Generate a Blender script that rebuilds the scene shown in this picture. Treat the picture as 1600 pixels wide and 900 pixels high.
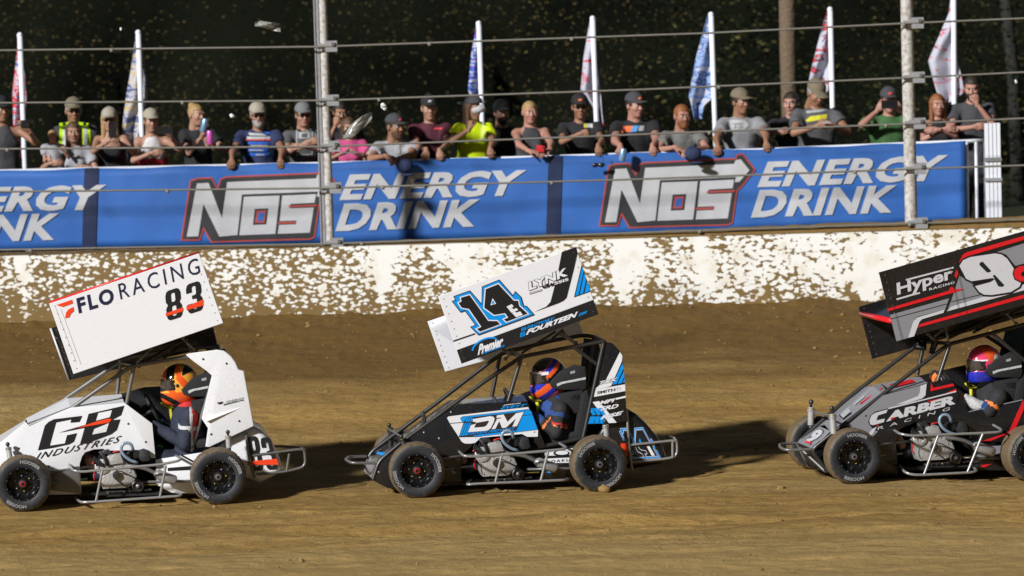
import bpy, bmesh, math, random
import numpy as np
from mathutils import Vector, Matrix, noise as mnoise
from mathutils.geometry import tessellate_polygon
from mathutils.bvhtree import BVHTree
R = math.radians
random.seed(7); rng = np.random.default_rng(7)
for o in list(bpy.data.objects): bpy.data.objects.remove(o)
scene = bpy.context.scene
col = scene.collection

# ------------------------------------------------------------ camera
FPX = 7200.0                                   # focal length in pixels of the 1600-wide photograph
CAM = Vector((0, 0, 4.5))
PITCH, ROLL = R(4.58), R(1.6)
fwd = Vector((0, math.cos(PITCH), -math.sin(PITCH)))
U0 = Vector((0, math.sin(PITCH), math.cos(PITCH))); X0 = Vector((1, 0, 0))
rgt = X0*math.cos(ROLL) - U0*math.sin(ROLL)
upv = U0*math.cos(ROLL) + X0*math.sin(ROLL)
cd = bpy.data.cameras.new('camera'); cam = bpy.data.objects.new('camera', cd); col.objects.link(cam)
cam.matrix_world = Matrix(((rgt.x, upv.x, -fwd.x, CAM.x), (rgt.y, upv.y, -fwd.y, CAM.y), (rgt.z, upv.z, -fwd.z, CAM.z), (0, 0, 0, 1)))
cd.sensor_width = 36; cd.lens = FPX/1600*36; cd.clip_end = 2000; cd.clip_start = 0.5
cd.dof.use_dof = True; cd.dof.focus_distance = 36.3; cd.dof.aperture_fstop = 2.0
scene.camera = cam

# ------------------------------------------------------------ world, sun, exposure
w = bpy.data.worlds.new('World'); scene.world = w; w.use_nodes = True
nt = w.node_tree; nt.nodes.clear()
sky = nt.nodes.new('ShaderNodeTexSky'); sky.sky_type = 'NISHITA'; sky.sun_disc = False
SUN_D = Vector((1.25, 1.36, -0.97)).normalized()
sky.sun_elevation = math.asin(-SUN_D.z); sky.sun_rotation = math.atan2(-SUN_D.x, -SUN_D.y)
bg = nt.nodes.new('ShaderNodeBackground'); bg.inputs['Strength'].default_value = 0.014
wo = nt.nodes.new('ShaderNodeOutputWorld')
nt.links.new(sky.outputs[0], bg.inputs[0]); nt.links.new(bg.outputs[0], wo.inputs[0])
sd = bpy.data.lights.new('floodlight_sun', 'SUN'); sd.energy = 4.9; sd.angle = R(4.0); sd.color = (0.985, 0.985, 1.0)
so = bpy.data.objects.new('floodlight_sun', sd); col.objects.link(so); so.location = (-20, -30, 30)
so.rotation_euler = SUN_D.to_track_quat('-Z', 'Y').to_euler()
vs = scene.view_settings; vs.view_transform = 'Standard'; vs.look = 'None'; vs.exposure = 0.05; vs.gamma = 1.0; vs.use_curve_mapping = False
scene.cycles.use_denoising = True; scene.cycles.max_bounces = 6

# ------------------------------------------------------------ measuring the photograph
def ray(px, py): return (fwd*FPX + rgt*(px-800) + upv*(450-py)).normalized()
def at(px, py, Y):
    d = ray(px, py); return CAM + d*((Y-CAM.y)/d.y)
def onz(px, py, z):
    d = ray(px, py); return CAM + d*((z-CAM.z)/d.z)

# ------------------------------------------------------------ materials
MATS = {}
def lin(c):
    return tuple(((x/12.92) if x <= .04045 else ((x+.055)/1.055)**2.4) for x in c)
def mat(name, c, rough=.5, metal=0., var=.12, scale=14., bump=0., dust=0., coat=0., dscale=30., spec=.5):
    if name in MATS: return MATS[name]
    m = bpy.data.materials.new(name); m.use_nodes = True; t = m.node_tree; b = t.nodes['Principled BSDF']
    b.inputs['Roughness'].default_value = rough; b.inputs['Metallic'].default_value = metal
    b.inputs['Coat Weight'].default_value = coat; b.inputs['Specular IOR Level'].default_value = spec
    tc = t.nodes.new('ShaderNodeTexCoord'); n = t.nodes.new('ShaderNodeTexNoise'); n.inputs['Scale'].default_value = scale; n.inputs['Detail'].default_value = 5
    t.links.new(tc.outputs['Object'], n.inputs['Vector'])
    mx = t.nodes.new('ShaderNodeMix'); mx.data_type = 'RGBA'
    mx.inputs[6].default_value = (*[x*(1-var) for x in c], 1); mx.inputs[7].default_value = (*[min(1, x*(1+var)) for x in c], 1)
    t.links.new(n.outputs['Fac'], mx.inputs[0]); last = mx.outputs[2]
    if dust > 0:
        n2 = t.nodes.new('ShaderNodeTexNoise'); n2.inputs['Scale'].default_value = dscale; n2.inputs['Detail'].default_value = 8; n2.inputs['Roughness'].default_value = .7
        t.links.new(tc.outputs['Object'], n2.inputs['Vector'])
        mr = t.nodes.new('ShaderNodeMapRange'); mr.inputs['From Min'].default_value = .62-.25*dust; mr.inputs['From Max'].default_value = .78-.2*dust; mr.inputs['To Max'].default_value = min(1, .4+.5*dust)
        t.links.new(n2.outputs['Fac'], mr.inputs['Value'])
        m2 = t.nodes.new('ShaderNodeMix'); m2.data_type = 'RGBA'; m2.inputs[7].default_value = (.20, .13, .06, 1)
        t.links.new(mr.outputs[0], m2.inputs[0]); t.links.new(last, m2.inputs[6]); last = m2.outputs[2]
    t.links.new(last, b.inputs['Base Color'])
    rv = t.nodes.new('ShaderNodeMapRange'); rv.inputs['To Min'].default_value = max(.02, rough-.08); rv.inputs['To Max'].default_value = min(1, rough+.1)
    t.links.new(n.outputs['Fac'], rv.inputs['Value']); t.links.new(rv.outputs[0], b.inputs['Roughness'])
    if bump > 0:
        bp = t.nodes.new('ShaderNodeBump'); bp.inputs['Strength'].default_value = bump; bp.inputs['Distance'].default_value = .02
        t.links.new(n.outputs['Fac'], bp.inputs['Height']); t.links.new(bp.outputs[0], b.inputs['Normal'])
    MATS[name] = m; return m
mat('white_paint', (.80, .80, .81), .32, dust=.2, var=.02, coat=.3, dscale=60)
mat('black_paint', (.012, .012, .013), .3, dust=.2, coat=.35, dscale=50)
mat('grey_paint', (.26, .26, .28), .35, dust=.08, var=.04, coat=.2)
mat('pale_paint', (.62, .62, .64), .35, dust=.05, var=.03)
mat('red_paint', (.72, .012, .02), .35, dust=.05, coat=.2)
mat('orange_red', (.85, .06, .015), .35, var=.05)
mat('sky_blue', (.0, .30, .80), .35, var=.05)
mat('navy_ink', (.012, .016, .05), .4)
mat('decal_black', (.014, .014, .016), .35, dust=.03)
mat('decal_white', (.80, .80, .82), .35, var=.03, dust=.12, dscale=60)
mat('brown_ink', (.035, .022, .018), .4)
mat('steel', (.19, .187, .18), .34, .45, dust=.2)
mat('dark_steel', (.075, .073, .07), .38, .7, dust=.15)
mat('bright_steel', (.36, .355, .345), .32, .45, dust=.25)
mat('cast_alloy', (.47, .46, .44), .42, .35, dust=.12, bump=.3, scale=60)
mat('rim_black', (.010, .010, .011), .22, .3, coat=.3)
mat('black_rubber', (.02, .02, .021), .6, dust=.1)
mat('dark_interior', (.010, .010, .010), .7)
mat('black_fabric', (.016, .016, .017), .85, bump=.4, scale=80)
mat('blue_hose', (.22, .30, .38), .25, spec=.6)
mat('red_wire', (.6, .02, .02), .5)
mat('green_box', (.02, .22, .04), .5)
mat('yellow_strap', (.65, .62, .02), .6)
mat('glass_dark', (.02, .018, .018), .06, spec=.8, coat=.6)
mat('galv', (.32, .32, .33), .5, .2, dust=.35, dscale=18)
mat('post_white', (.55, .54, .51), .6, dust=.75, dscale=28)
mat('cable', (.20, .19, .16), .55, .2, dust=.3)
mat('pole_white', (.78, .80, .85), .5, var=.05)
mat('bark', (.15, .105, .065), .9, bump=1, scale=25, var=.4)
mat('trunk_dark', (.022, .021, .016), .95, bump=1, scale=12, var=.4)
mat('film', (.55, .56, .5), .2, dust=.25)
MATS['film'].node_tree.nodes['Principled BSDF'].inputs['Transmission Weight'].default_value = .6
mat('gold', (.55, .40, .12), .35, .8)
def tyre_mat():
    m = bpy.data.materials.new('tyre_rubber'); m.use_nodes = True; t = m.node_tree; b = t.nodes['Principled BSDF']; b.inputs['Roughness'].default_value = .62
    tc = t.nodes.new('ShaderNodeTexCoord'); sp = t.nodes.new('ShaderNodeSeparateXYZ'); t.links.new(tc.outputs['Object'], sp.inputs[0])
    cb = t.nodes.new('ShaderNodeCombineXYZ'); t.links.new(sp.outputs[0], cb.inputs[0]); t.links.new(sp.outputs[2], cb.inputs[2])
    ln = t.nodes.new('ShaderNodeVectorMath'); ln.operation = 'LENGTH'; t.links.new(cb.outputs[0], ln.inputs[0])
    n = t.nodes.new('ShaderNodeTexNoise'); n.inputs['Scale'].default_value = 30; n.inputs['Detail'].default_value = 6; t.links.new(tc.outputs['Object'], n.inputs['Vector'])
    ad = t.nodes.new('ShaderNodeMath'); ad.operation = 'MULTIPLY_ADD'; ad.inputs[1].default_value = .03; t.links.new(n.outputs['Fac'], ad.inputs[0]); t.links.new(ln.outputs['Value'], ad.inputs[2])
    mr = t.nodes.new('ShaderNodeMapRange'); mr.inputs['From Min'].default_value = .212; mr.inputs['From Max'].default_value = .226; t.links.new(ad.outputs[0], mr.inputs['Value'])
    mx = t.nodes.new('ShaderNodeMix'); mx.data_type = 'RGBA'; mx.inputs[6].default_value = (.018, .019, .022, 1); mx.inputs[7].default_value = (.15, .105, .055, 1)
    t.links.new(mr.outputs[0], mx.inputs[0])
    mr2 = t.nodes.new('ShaderNodeMapRange'); mr2.inputs['From Min'].default_value = .5; mr2.inputs['From Max'].default_value = .75; mr2.inputs['To Max'].default_value = .35; t.links.new(n.outputs['Fac'], mr2.inputs['Value'])
    m2 = t.nodes.new('ShaderNodeMix'); m2.data_type = 'RGBA'; m2.inputs[7].default_value = (.075, .07, .065, 1); t.links.new(mr2.outputs[0], m2.inputs[0]); t.links.new(mx.outputs[2], m2.inputs[6])
    t.links.new(m2.outputs[2], b.inputs['Base Color'])
    MATS['tyre_rubber'] = m
tyre_mat()
mat('shock_alloy', (.50, .49, .46), .3, .35)
mat('tyre_print', (.30, .30, .29), .7, var=.3, dust=.3)

# ------------------------------------------------------------ object helpers
def tag(o, label=None, cat=None, group=None, kind=None):
    if label: o['label'] = label
    if cat: o['category'] = cat
    if group: o['group'] = group
    if kind: o['kind'] = kind
    return o
def empty(name, loc=(0, 0, 0)):
    o = bpy.data.objects.new(name, None); o.empty_display_size = .1; col.objects.link(o); o.location = loc; return o
def mesh_obj(name, verts, faces, mats, parent=None, mi=None, smooth=True, loc=None):
    me = bpy.data.meshes.new(name); me.from_pydata([tuple(v) for v in verts], [], [tuple(f) for f in faces])
    if not isinstance(mats, (list, tuple)): mats = [mats]
    for m in mats: me.materials.append(MATS[m] if isinstance(m, str) else m)
    if mi is not None and len(me.polygons): me.polygons.foreach_set('material_index', np.asarray(mi, dtype=np.int32))
    if smooth and len(me.polygons): me.polygons.foreach_set('use_smooth', np.ones(len(me.polygons), dtype=bool))
    me.update()
    o = bpy.data.objects.new(name, me); col.objects.link(o)
    if parent is not None: o.parent = parent
    if loc is not None: o.location = loc
    return o
class MB:
    """collects shapes, builds ONE mesh object"""
    def __init__(s): s.v = []; s.f = []; s.m = []; s.mats = []
    def mi(s, m):
        if m not in s.mats: s.mats.append(m)
        return s.mats.index(m)
    def add(s, vs, fs, m):
        b = len(s.v); i = s.mi(m); s.v += [tuple(v) for v in vs]
        for f in fs: s.f.append(tuple(b+k for k in f)); s.m.append(i)
    def tube(s, pts, r, m, sides=8, fillet=0, cap=True):
        P = [Vector(p) for p in pts]
        if fillet > 0 and len(P) > 2:
            Q = [P[0]]
            for i in range(1, len(P)-1):
                a, b, c = P[i-1], P[i], P[i+1]
                d1 = (a-b); d2 = (c-b); f1 = min(fillet, d1.length*.45); f2 = min(fillet, d2.length*.45)
                p1 = b+d1.normalized()*f1; p2 = b+d2.normalized()*f2
                for k in range(5):
                    t = k/4; Q.append(p1*(1-t)**2 + b*2*t*(1-t) + p2*t*t)
            Q.append(P[-1]); P = Q
        P = [p for i, p in enumerate(P) if i == 0 or (p-P[i-1]).length > 1e-5]
        n = len(P); rr = r if isinstance(r, (list, tuple)) else [r]*n
        if len(rr) != n: rr = [r[0]+(r[-1]-r[0])*i/(n-1) for i in range(n)]
        prev = None; vs = []; fs = []
        for i in range(n):
            t = (P[min(i+1, n-1)]-P[max(i-1, 0)]).normalized()
            if prev is None:
                a = Vector((0, 0, 1)) if abs(t.z) < .9 else Vector((1, 0, 0)); u = t.cross(a).normalized()
            else:
                u = (prev - t*prev.dot(t)).normalized()
            prev = u; v = t.cross(u)
            for k in range(sides):
                an = 2*math.pi*k/sides; vs.append(P[i]+(u*math.cos(an)+v*math.sin(an))*rr[i])
        for i in range(n-1):
            for k in range(sides):
                k2 = (k+1) % sides; fs.append((i*sides+k, i*sides+k2, (i+1)*sides+k2, (i+1)*sides+k))
        if cap: fs += [tuple(range(sides))[::-1], tuple((n-1)*sides+k for k in range(sides))]
        s.add(vs, fs, m); return s
    def box(s, c, size, m, rot=None):
        c = Vector(c); h = [x/2 for x in size]; vs = []
        for x in (-1, 1):
            for y in (-1, 1):
                for z in (-1, 1):
                    p = Vector((x*h[0], y*h[1], z*h[2])); vs.append(c+(rot @ p if rot else p))
        s.add(vs, [(0, 1, 3, 2), (4, 6, 7, 5), (0, 4, 5, 1), (2, 3, 7, 6), (0, 2, 6, 4), (1, 5, 7, 3)], m); return s
    def lathe(s, c, prof, m, axis='y', seg=32, mfun=None):
        """prof: list of (radius, offset along axis)"""
        c = Vector(c); vs = []; fs = []
        for (r, o) in prof:
            for k in range(seg):
                a = 2*math.pi*k/seg; p = (r*math.cos(a), o, r*math.sin(a)) if axis == 'y' else ((r*math.cos(a), r*math.sin(a), o) if axis == 'z' else (o, r*math.cos(a), r*math.sin(a)))
                vs.append(c+Vector(p))
        for i in range(len(prof)-1):
            for k in range(seg):
                k2 = (k+1) % seg; fs.append((i*seg+k, (i+1)*seg+k, (i+1)*seg+k2, i*seg+k2))
        s.add(vs, fs, m); return s
    def ball(s, c, r, m, seg=10, rings=6):
        rr = r if isinstance(r, (tuple, list)) else (r, r, r); c = Vector(c); vs = []; fs = []
        for i in range(rings+1):
            th = math.pi*i/rings
            for k in range(seg):
                a = 2*math.pi*k/seg; vs.append(c+Vector((rr[0]*math.sin(th)*math.cos(a), rr[1]*math.sin(th)*math.sin(a), rr[2]*math.cos(th))))
        for i in range(rings):
            for k in range(seg):
                k2 = (k+1) % seg; fs.append((i*seg+k, (i+1)*seg+k, (i+1)*seg+k2, i*seg+k2))
        s.add(vs, fs, m); return s
    def build(s, name, parent=None, smooth=True, auto=None, loc=None):
        o = mesh_obj(name, s.v, s.f, s.mats, parent, s.m, smooth, loc)
        if auto: sharp(o, auto)
        return o
def sharp(o, deg=35):
    me = o.data; bm = bmesh.new(); bm.from_mesh(me); bmesh.ops.recalc_face_normals(bm, faces=bm.faces)
    for e in bm.edges:
        if len(e.link_faces) == 2 and e.calc_face_angle(0) > R(deg): e.smooth = False
    bm.to_mesh(me); bm.free()
def prism(name, front, back, m, parent, bevel=0., seg=2):
    """solid between two matching loops of 3D points"""
    bm = bmesh.new(); a = [bm.verts.new(p) for p in front]; b = [bm.verts.new(p) for p in back]
    n = len(a); bm.faces.new(a); bm.faces.new(b[::-1])
    for i in range(n): bm.faces.new((a[i], b[i], b[(i+1) % n], a[(i+1) % n]))
    bmesh.ops.recalc_face_normals(bm, faces=bm.faces)
    if bevel > 0:
        es = [e for e in bm.edges if (e.verts[0] in a) == (e.verts[1] in a)]
        bmesh.ops.bevel(bm, geom=es, offset=bevel, segments=seg, affect='EDGES', profile=.5, clamp_overlap=True)
    me = bpy.data.meshes.new(name); bm.to_mesh(me); bm.free(); me.materials.append(MATS[m])
    o = bpy.data.objects.new(name, me); col.objects.link(o)
    if parent is not None: o.parent = parent
    me.polygons.foreach_set('use_smooth', np.ones(len(me.polygons), dtype=bool)); sharp(o, 40)
    return o

def absorb(o, b):
    """weld small fittings (rivets, bolts) into the panel they sit on"""
    t = bpy.data.meshes.new('t'); t.from_pydata(b.v, [], b.f); n0 = len(o.data.materials)
    for m in b.mats: o.data.materials.append(MATS[m])
    t.polygons.foreach_set('material_index', np.asarray(b.m, dtype=np.int32)+n0); t.polygons.foreach_set('use_smooth', np.ones(len(b.f), dtype=bool))
    bm = bmesh.new(); bm.from_mesh(o.data); bm.from_mesh(t); bm.to_mesh(o.data); bm.free(); bpy.data.meshes.remove(t)
# ------------------------------------------------------------ lettering
TXT = {}
def text_mesh(s, offset=0., shear=0., space=1.):
    k = (s, offset, shear, space)
    if k in TXT: return TXT[k]
    cu = bpy.data.curves.new('t', 'FONT'); cu.body = s; cu.offset = offset; cu.shear = shear; cu.space_character = space; cu.resolution_u = 3
    o = bpy.data.objects.new('t', cu); col.objects.link(o)
    me = o.to_mesh(); vs = [(v.co.x, v.co.y) for v in me.vertices]; fs = [tuple(p.vertices) for p in me.polygons]
    o.to_mesh_clear(); bpy.data.objects.remove(o); bpy.data.curves.remove(cu)
    xs = [v[0] for v in vs]; ys = [v[1] for v in vs]
    TXT[k] = (vs, fs, (min(xs), max(xs), min(ys), max(ys))); return TXT[k]
def off_poly(pts, d):
    """grow (d>0) a simple polygon by d with mitred corners"""
    n = len(pts); A = sum(pts[i][0]*pts[(i+1) % n][1]-pts[(i+1) % n][0]*pts[i][1] for i in range(n)); sg = 1 if A > 0 else -1; out = []
    for i in range(n):
        p0, p1, p2 = pts[i-1], pts[i], pts[(i+1) % n]
        e1 = (p1[0]-p0[0], p1[1]-p0[1]); e2 = (p2[0]-p1[0], p2[1]-p1[1]); l1 = math.hypot(*e1) or 1e-6; l2 = math.hypot(*e2) or 1e-6
        n1 = (sg*e1[1]/l1, -sg*e1[0]/l1); n2 = (sg*e2[1]/l2, -sg*e2[0]/l2)
        bx, by = n1[0]+n2[0], n1[1]+n2[1]; dd = bx*bx+by*by; k = 2*d/max(dd, .7)
        out.append((p1[0]+bx*k, p1[1]+by*k))
    return out
class Deco:
    """flat graphics and letters lying on a surface; to3(px, py, lift) puts a photo point on it"""
    def __init__(s, to3, fine=0, step=.0015): s.to3 = to3; s.b = MB(); s.fine = fine; s.step = step
    def poly(s, pts, m, layer=0, holes=()):
        loops = [[Vector((p[0], p[1], 0)) for p in pts]]+[[Vector((p[0], p[1], 0)) for p in h] for h in holes]
        tris = [tuple(t) for t in tessellate_polygon(loops)]; flat = [(p.x, p.y) for l in loops for p in l]
        flat, tris = s.split(flat, tris)
        s.b.add([s.to3(p[0], p[1], s.step*(layer+1)) for p in flat], tris, m); return s
    def split(s, vs, fs):
        if not s.fine: return vs, fs
        vs = list(vs); mid = {}
        for _ in range(9):
            out = []; done = True
            for f in fs:
                if len(f) > 3:
                    out += [(f[0], f[i], f[i+1]) for i in range(1, len(f)-1)]; done = False; continue
                ls = [math.hypot(vs[f[i]][0]-vs[f[(i+1) % 3]][0], vs[f[i]][1]-vs[f[(i+1) % 3]][1]) for i in range(3)]; k = ls.index(max(ls))
                if ls[k] <= s.fine: out.append(f); continue
                a, b, c = f[k], f[(k+1) % 3], f[(k+2) % 3]; e = (min(a, b), max(a, b))
                if e not in mid: mid[e] = len(vs); vs.append(((vs[a][0]+vs[b][0])/2, (vs[a][1]+vs[b][1])/2))
                out += [(a, mid[e], c), (mid[e], b, c)]; done = False
            fs = out
            if done: break
        return vs, fs
    def line(s, pts, wd, m, layer=0):
        for a, b in zip(pts[:-1], pts[1:]):
            dx, dy = b[0]-a[0], b[1]-a[1]; l = math.hypot(dx, dy); nx, ny = -dy/l*wd/2, dx/l*wd/2
            s.poly([(a[0]+nx, a[1]+ny), (b[0]+nx, b[1]+ny), (b[0]-nx, b[1]-ny), (a[0]-nx, a[1]-ny)], m, layer)
        return s
    def text(s, t, p0, p1, up, m, layer=0, bold=0., shear=0., space=1., grow=0.):
        x0, x1, y0, y1 = text_mesh(t, bold, shear, space)[2]; vs, fs, _ = text_mesh(t, bold+grow, shear, space)
        out = []
        for (x, y) in vs:
            u = (x-x0)/(x1-x0); v = (y-y0)/(y1-y0)
            out.append((p0[0]+u*(p1[0]-p0[0])+v*up[0], p0[1]+u*(p1[1]-p0[1])+v*up[1]))
        out, fs = s.split(out, fs)
        s.b.add([s.to3(p[0], p[1], s.step*(layer+1)) for p in out], fs, m); return s
    def shape(s, unit, p0, p1, up, m, layer=0):
        T = lambda L: [(p0[0]+u*(p1[0]-p0[0])+v*up[0], p0[1]+u*(p1[1]-p0[1])+v*up[1]) for u, v in L]
        return s.poly(T(unit[0]), m, layer, [T(h) for h in unit[1:]])
    def build(s, name, parent):
        return s.b.build(name, parent, smooth=False)
EIGHT = [[(.03, .16), (.08, .06), (.2, 0), (.8, 0), (.92, .06), (.97, .16), (.97, .40), (.85, .52), (.95, .62), (.95, .84), (.87, .96), (.74, 1), (.26, 1), (.13, .96), (.05, .84), (.05, .62), (.15, .52), (.03, .40)], [(.37, .15), (.44, .11), (.56, .11), (.63, .15), (.63, .41), (.56, .45), (.44, .45), (.37, .41)], [(.38, .62), (.45, .58), (.55, .58), (.62, .62), (.62, .84), (.55, .88), (.45, .88), (.38, .84)]]
THREE = [[(.03, .32), (.03, .16), (.08, .06), (.2, 0), (.8, 0), (.92, .06), (.97, .16), (.97, .40), (.85, .52), (.95, .62), (.95, .84), (.87, .96), (.74, 1), (.26, 1), (.12, .96), (.04, .84), (.04, .69), (.38, .69), (.38, .84), (.45, .88), (.55, .88), (.62, .84), (.62, .62), (.55, .58), (.36, .58), (.36, .46), (.56, .45), (.63, .41), (.63, .15), (.56, .11), (.44, .11), (.37, .15), (.37, .32)]]
def Z(x0, y0, f): return lambda x, y: (x0+x/f, y0+y/f)
def zz(z, pts): return [z(*p) for p in pts]

# ------------------------------------------------------------ signed distance modelling
class SDF:
    def __init__(s, lo, hi, h):
        s.h = h; s.lo = np.array(lo, float); s.n = np.maximum(4, np.ceil((np.array(hi)-s.lo)/h).astype(int)+1)
        s.f = np.full(tuple(s.n), 1.0); s.ax = [s.lo[i]+h*np.arange(s.n[i]) for i in range(3)]
    def _sub(s, lo, hi):
        a = np.clip(np.floor((np.array(lo)-s.lo)/s.h).astype(int), 0, s.n); b = np.clip(np.ceil((np.array(hi)-s.lo)/s.h).astype(int)+1, 0, s.n)
        if (b <= a).any(): return None
        sl = tuple(slice(a[i], b[i]) for i in range(3))
        return sl, s.ax[0][sl[0]][:, None, None], s.ax[1][sl[1]][None, :, None], s.ax[2][sl[2]][None, None, :]
    def _mix(s, sl, d, k, op):
        a = s.f[sl]
        if op == 'add':
            h = np.maximum(k-np.abs(a-d), 0)/k if k > 0 else 0
            s.f[sl] = np.minimum(a, d)-(h*h*k*.25 if k > 0 else 0)
        else:
            d = -d; h = np.maximum(k-np.abs(a-d), 0)/k if k > 0 else 0
            s.f[sl] = np.maximum(a, d)+(h*h*k*.25 if k > 0 else 0)
    def cap(s, a, b, ra, rb=None, k=.02, op='add', flat=False):
        rb = ra if rb is None else rb; a = np.array(a, float); b = np.array(b, float); m = max(ra, rb)+k+3*s.h
        q = s._sub(np.minimum(a, b)-m, np.maximum(a, b)+m)
        if q is None: return s
        sl, X, Y, Zc = q; ab = b-a; L = max(ab @ ab, 1e-9)
        t0 = ((X-a[0])*ab[0]+(Y-a[1])*ab[1]+(Zc-a[2])*ab[2])/L; t = np.clip(t0, 0, 1)
        d = np.sqrt((X-a[0]-t*ab[0])**2+(Y-a[1]-t*ab[1])**2+(Zc-a[2]-t*ab[2])**2)-(ra+(rb-ra)*t)
        if flat: d = np.maximum(d, (t0-1)*math.sqrt(L))
        s._mix(sl, d, k, op); return s
    def ell(s, c, r, rot=None, k=.02, op='add'):
        c = np.array(c, float); r = np.array(r, float); m = r.max()+k+3*s.h
        q = s._sub(c-m, c+m)
        if q is None: return s
        sl, X, Y, Zc = q; X = X-c[0]; Y = Y-c[1]; Zc = Zc-c[2]
        if rot is not None:
            T = np.array(rot).T; X, Y, Zc = (T[0, 0]*X+T[0, 1]*Y+T[0, 2]*Zc, T[1, 0]*X+T[1, 1]*Y+T[1, 2]*Zc, T[2, 0]*X+T[2, 1]*Y+T[2, 2]*Zc)
        k0 = np.sqrt((X/r[0])**2+(Y/r[1])**2+(Zc/r[2])**2); k1 = np.sqrt((X/r[0]**2)**2+(Y/r[1]**2)**2+(Zc/r[2]**2)**2)
        d = k0*(k0-1)/np.maximum(k1, 1e-6); s._mix(sl, d, k, op); return s
    def cut(s, p, n):
        """remove everything on the side n points to"""
        p = np.array(p, float); n = np.array(n, float); n = n/np.linalg.norm(n)
        d = (s.ax[0][:, None, None]-p[0])*n[0]+(s.ax[1][None, :, None]-p[1])*n[1]+(s.ax[2][None, None, :]-p[2])*n[2]
        s.f = np.maximum(s.f, d); return s
    def boxcut(s, lo, hi):
        q = s._sub(np.array(lo)-.02, np.array(hi)+.02)
        if q is None: return s
        sl, X, Y, Zc = q; d = np.maximum(np.maximum(np.maximum(lo[0]-X, X-hi[0]), np.maximum(lo[1]-Y, Y-hi[1])), np.maximum(lo[2]-Zc, Zc-hi[2]))
        s.f[sl] = np.maximum(s.f[sl], -d); return s
    def mesh(s):
        f = s.f.copy(); f[0], f[-1] = 1, 1; f[:, 0], f[:, -1] = 1, 1; f[:, :, 0], f[:, :, -1] = 1, 1
        S = f < 0; nx, ny, nz = f.shape
        C = [(i, j, k) for i in (0, 1) for j in (0, 1) for k in (0, 1)]
        cnt = sum(S[i:nx-1+i, j:ny-1+j, k:nz-1+k].astype(np.int8) for i, j, k in C)
        act = (cnt > 0) & (cnt < 8); idx = np.argwhere(act)
        if len(idx) == 0: return np.zeros((0, 3)), np.zeros((0, 4), int)
        vid = np.full(act.shape, -1, int); vid[act] = np.arange(len(idx))
        vals = np.stack([f[idx[:, 0]+i, idx[:, 1]+j, idx[:, 2]+k] for i, j, k in C], 1)
        pos = np.zeros((len(idx), 3)); num = np.zeros(len(idx))
        for a in range(8):
            for b in range(a+1, 8):
                if sum(abs(C[a][q]-C[b][q]) for q in range(3)) != 1: continue
                fa, fb = vals[:, a], vals[:, b]; m = (fa < 0) != (fb < 0); t = np.where(m, fa/np.where(m, fa-fb, 1), 0)
                p = np.array(C[a])[None]+t[:, None]*(np.array(C[b])-np.array(C[a]))[None]; pos += p*m[:, None]; num += m
        V = s.lo+s.h*(idx+pos/num[:, None]); Q = []
        for ax in range(3):
            o1, o2 = (ax+1) % 3, (ax+2) % 3; sh = [slice(None)]*3; sh2 = [slice(None)]*3; sh[ax] = slice(0, -1); sh2[ax] = slice(1, None)
            ch = np.argwhere(S[tuple(sh)] != S[tuple(sh2)])
            if len(ch) == 0: continue
            inside = S[tuple(sh)][ch[:, 0], ch[:, 1], ch[:, 2]]; d1 = np.zeros(3, int); d1[o1] = 1; d2 = np.zeros(3, int); d2[o2] = 1
            qs = [vid[tuple((ch-d).T)] for d in (d1+d2, d2, d1*0, d1)]; q = np.stack(qs, 1)
            q[~inside] = q[~inside][:, ::-1]; Q.append(q)
        return V, np.concatenate(Q)

# ------------------------------------------------------------ the cars' places (needed by the ground)
WALL_Y = 42.4; WALL_TOP = 1.53; BACK_Z = 1.12
class Frame:
    def __init__(s, front, rear, yaw, track=1.06):
        o = onz(*front, 0.); s.o = o; yw = R(yaw); c, sn = math.cos(yw), math.sin(yw)
        n = Vector((-sn, c, 0)); d = ray(*rear); r = CAM+d*((o-CAM).dot(n)/d.dot(n))
        x = (r-o).normalized(); y = n; z = x.cross(y).normalized()
        s.M = Matrix(((x.x, y.x, z.x, o.x), (x.y, y.y, z.y, o.y), (x.z, y.z, z.z, o.z), (0, 0, 0, 1))); s.I = s.M.inverted()
        s.lo = s.I @ CAM; s.R3 = s.I.to_3x3(); s.base = (r-o).length
        s.contacts = [s.M @ Vector((0, .09, 0)), s.M @ Vector((s.base, .12, 0)), s.M @ Vector((0, track+.09, 0)), s.M @ Vector((s.base, track+.07, 0))]
    def P(s, px, py, w):
        d = s.R3 @ ray(px, py); return s.lo + d*((w-s.lo.y)/d.y)
F83 = Frame((35.5, 800), (341, 789), 4)
F14 = Frame((652, 779), (938, 769), 8.5)
F9 = Frame((1336, 757), (1617, 753), 13)

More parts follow.
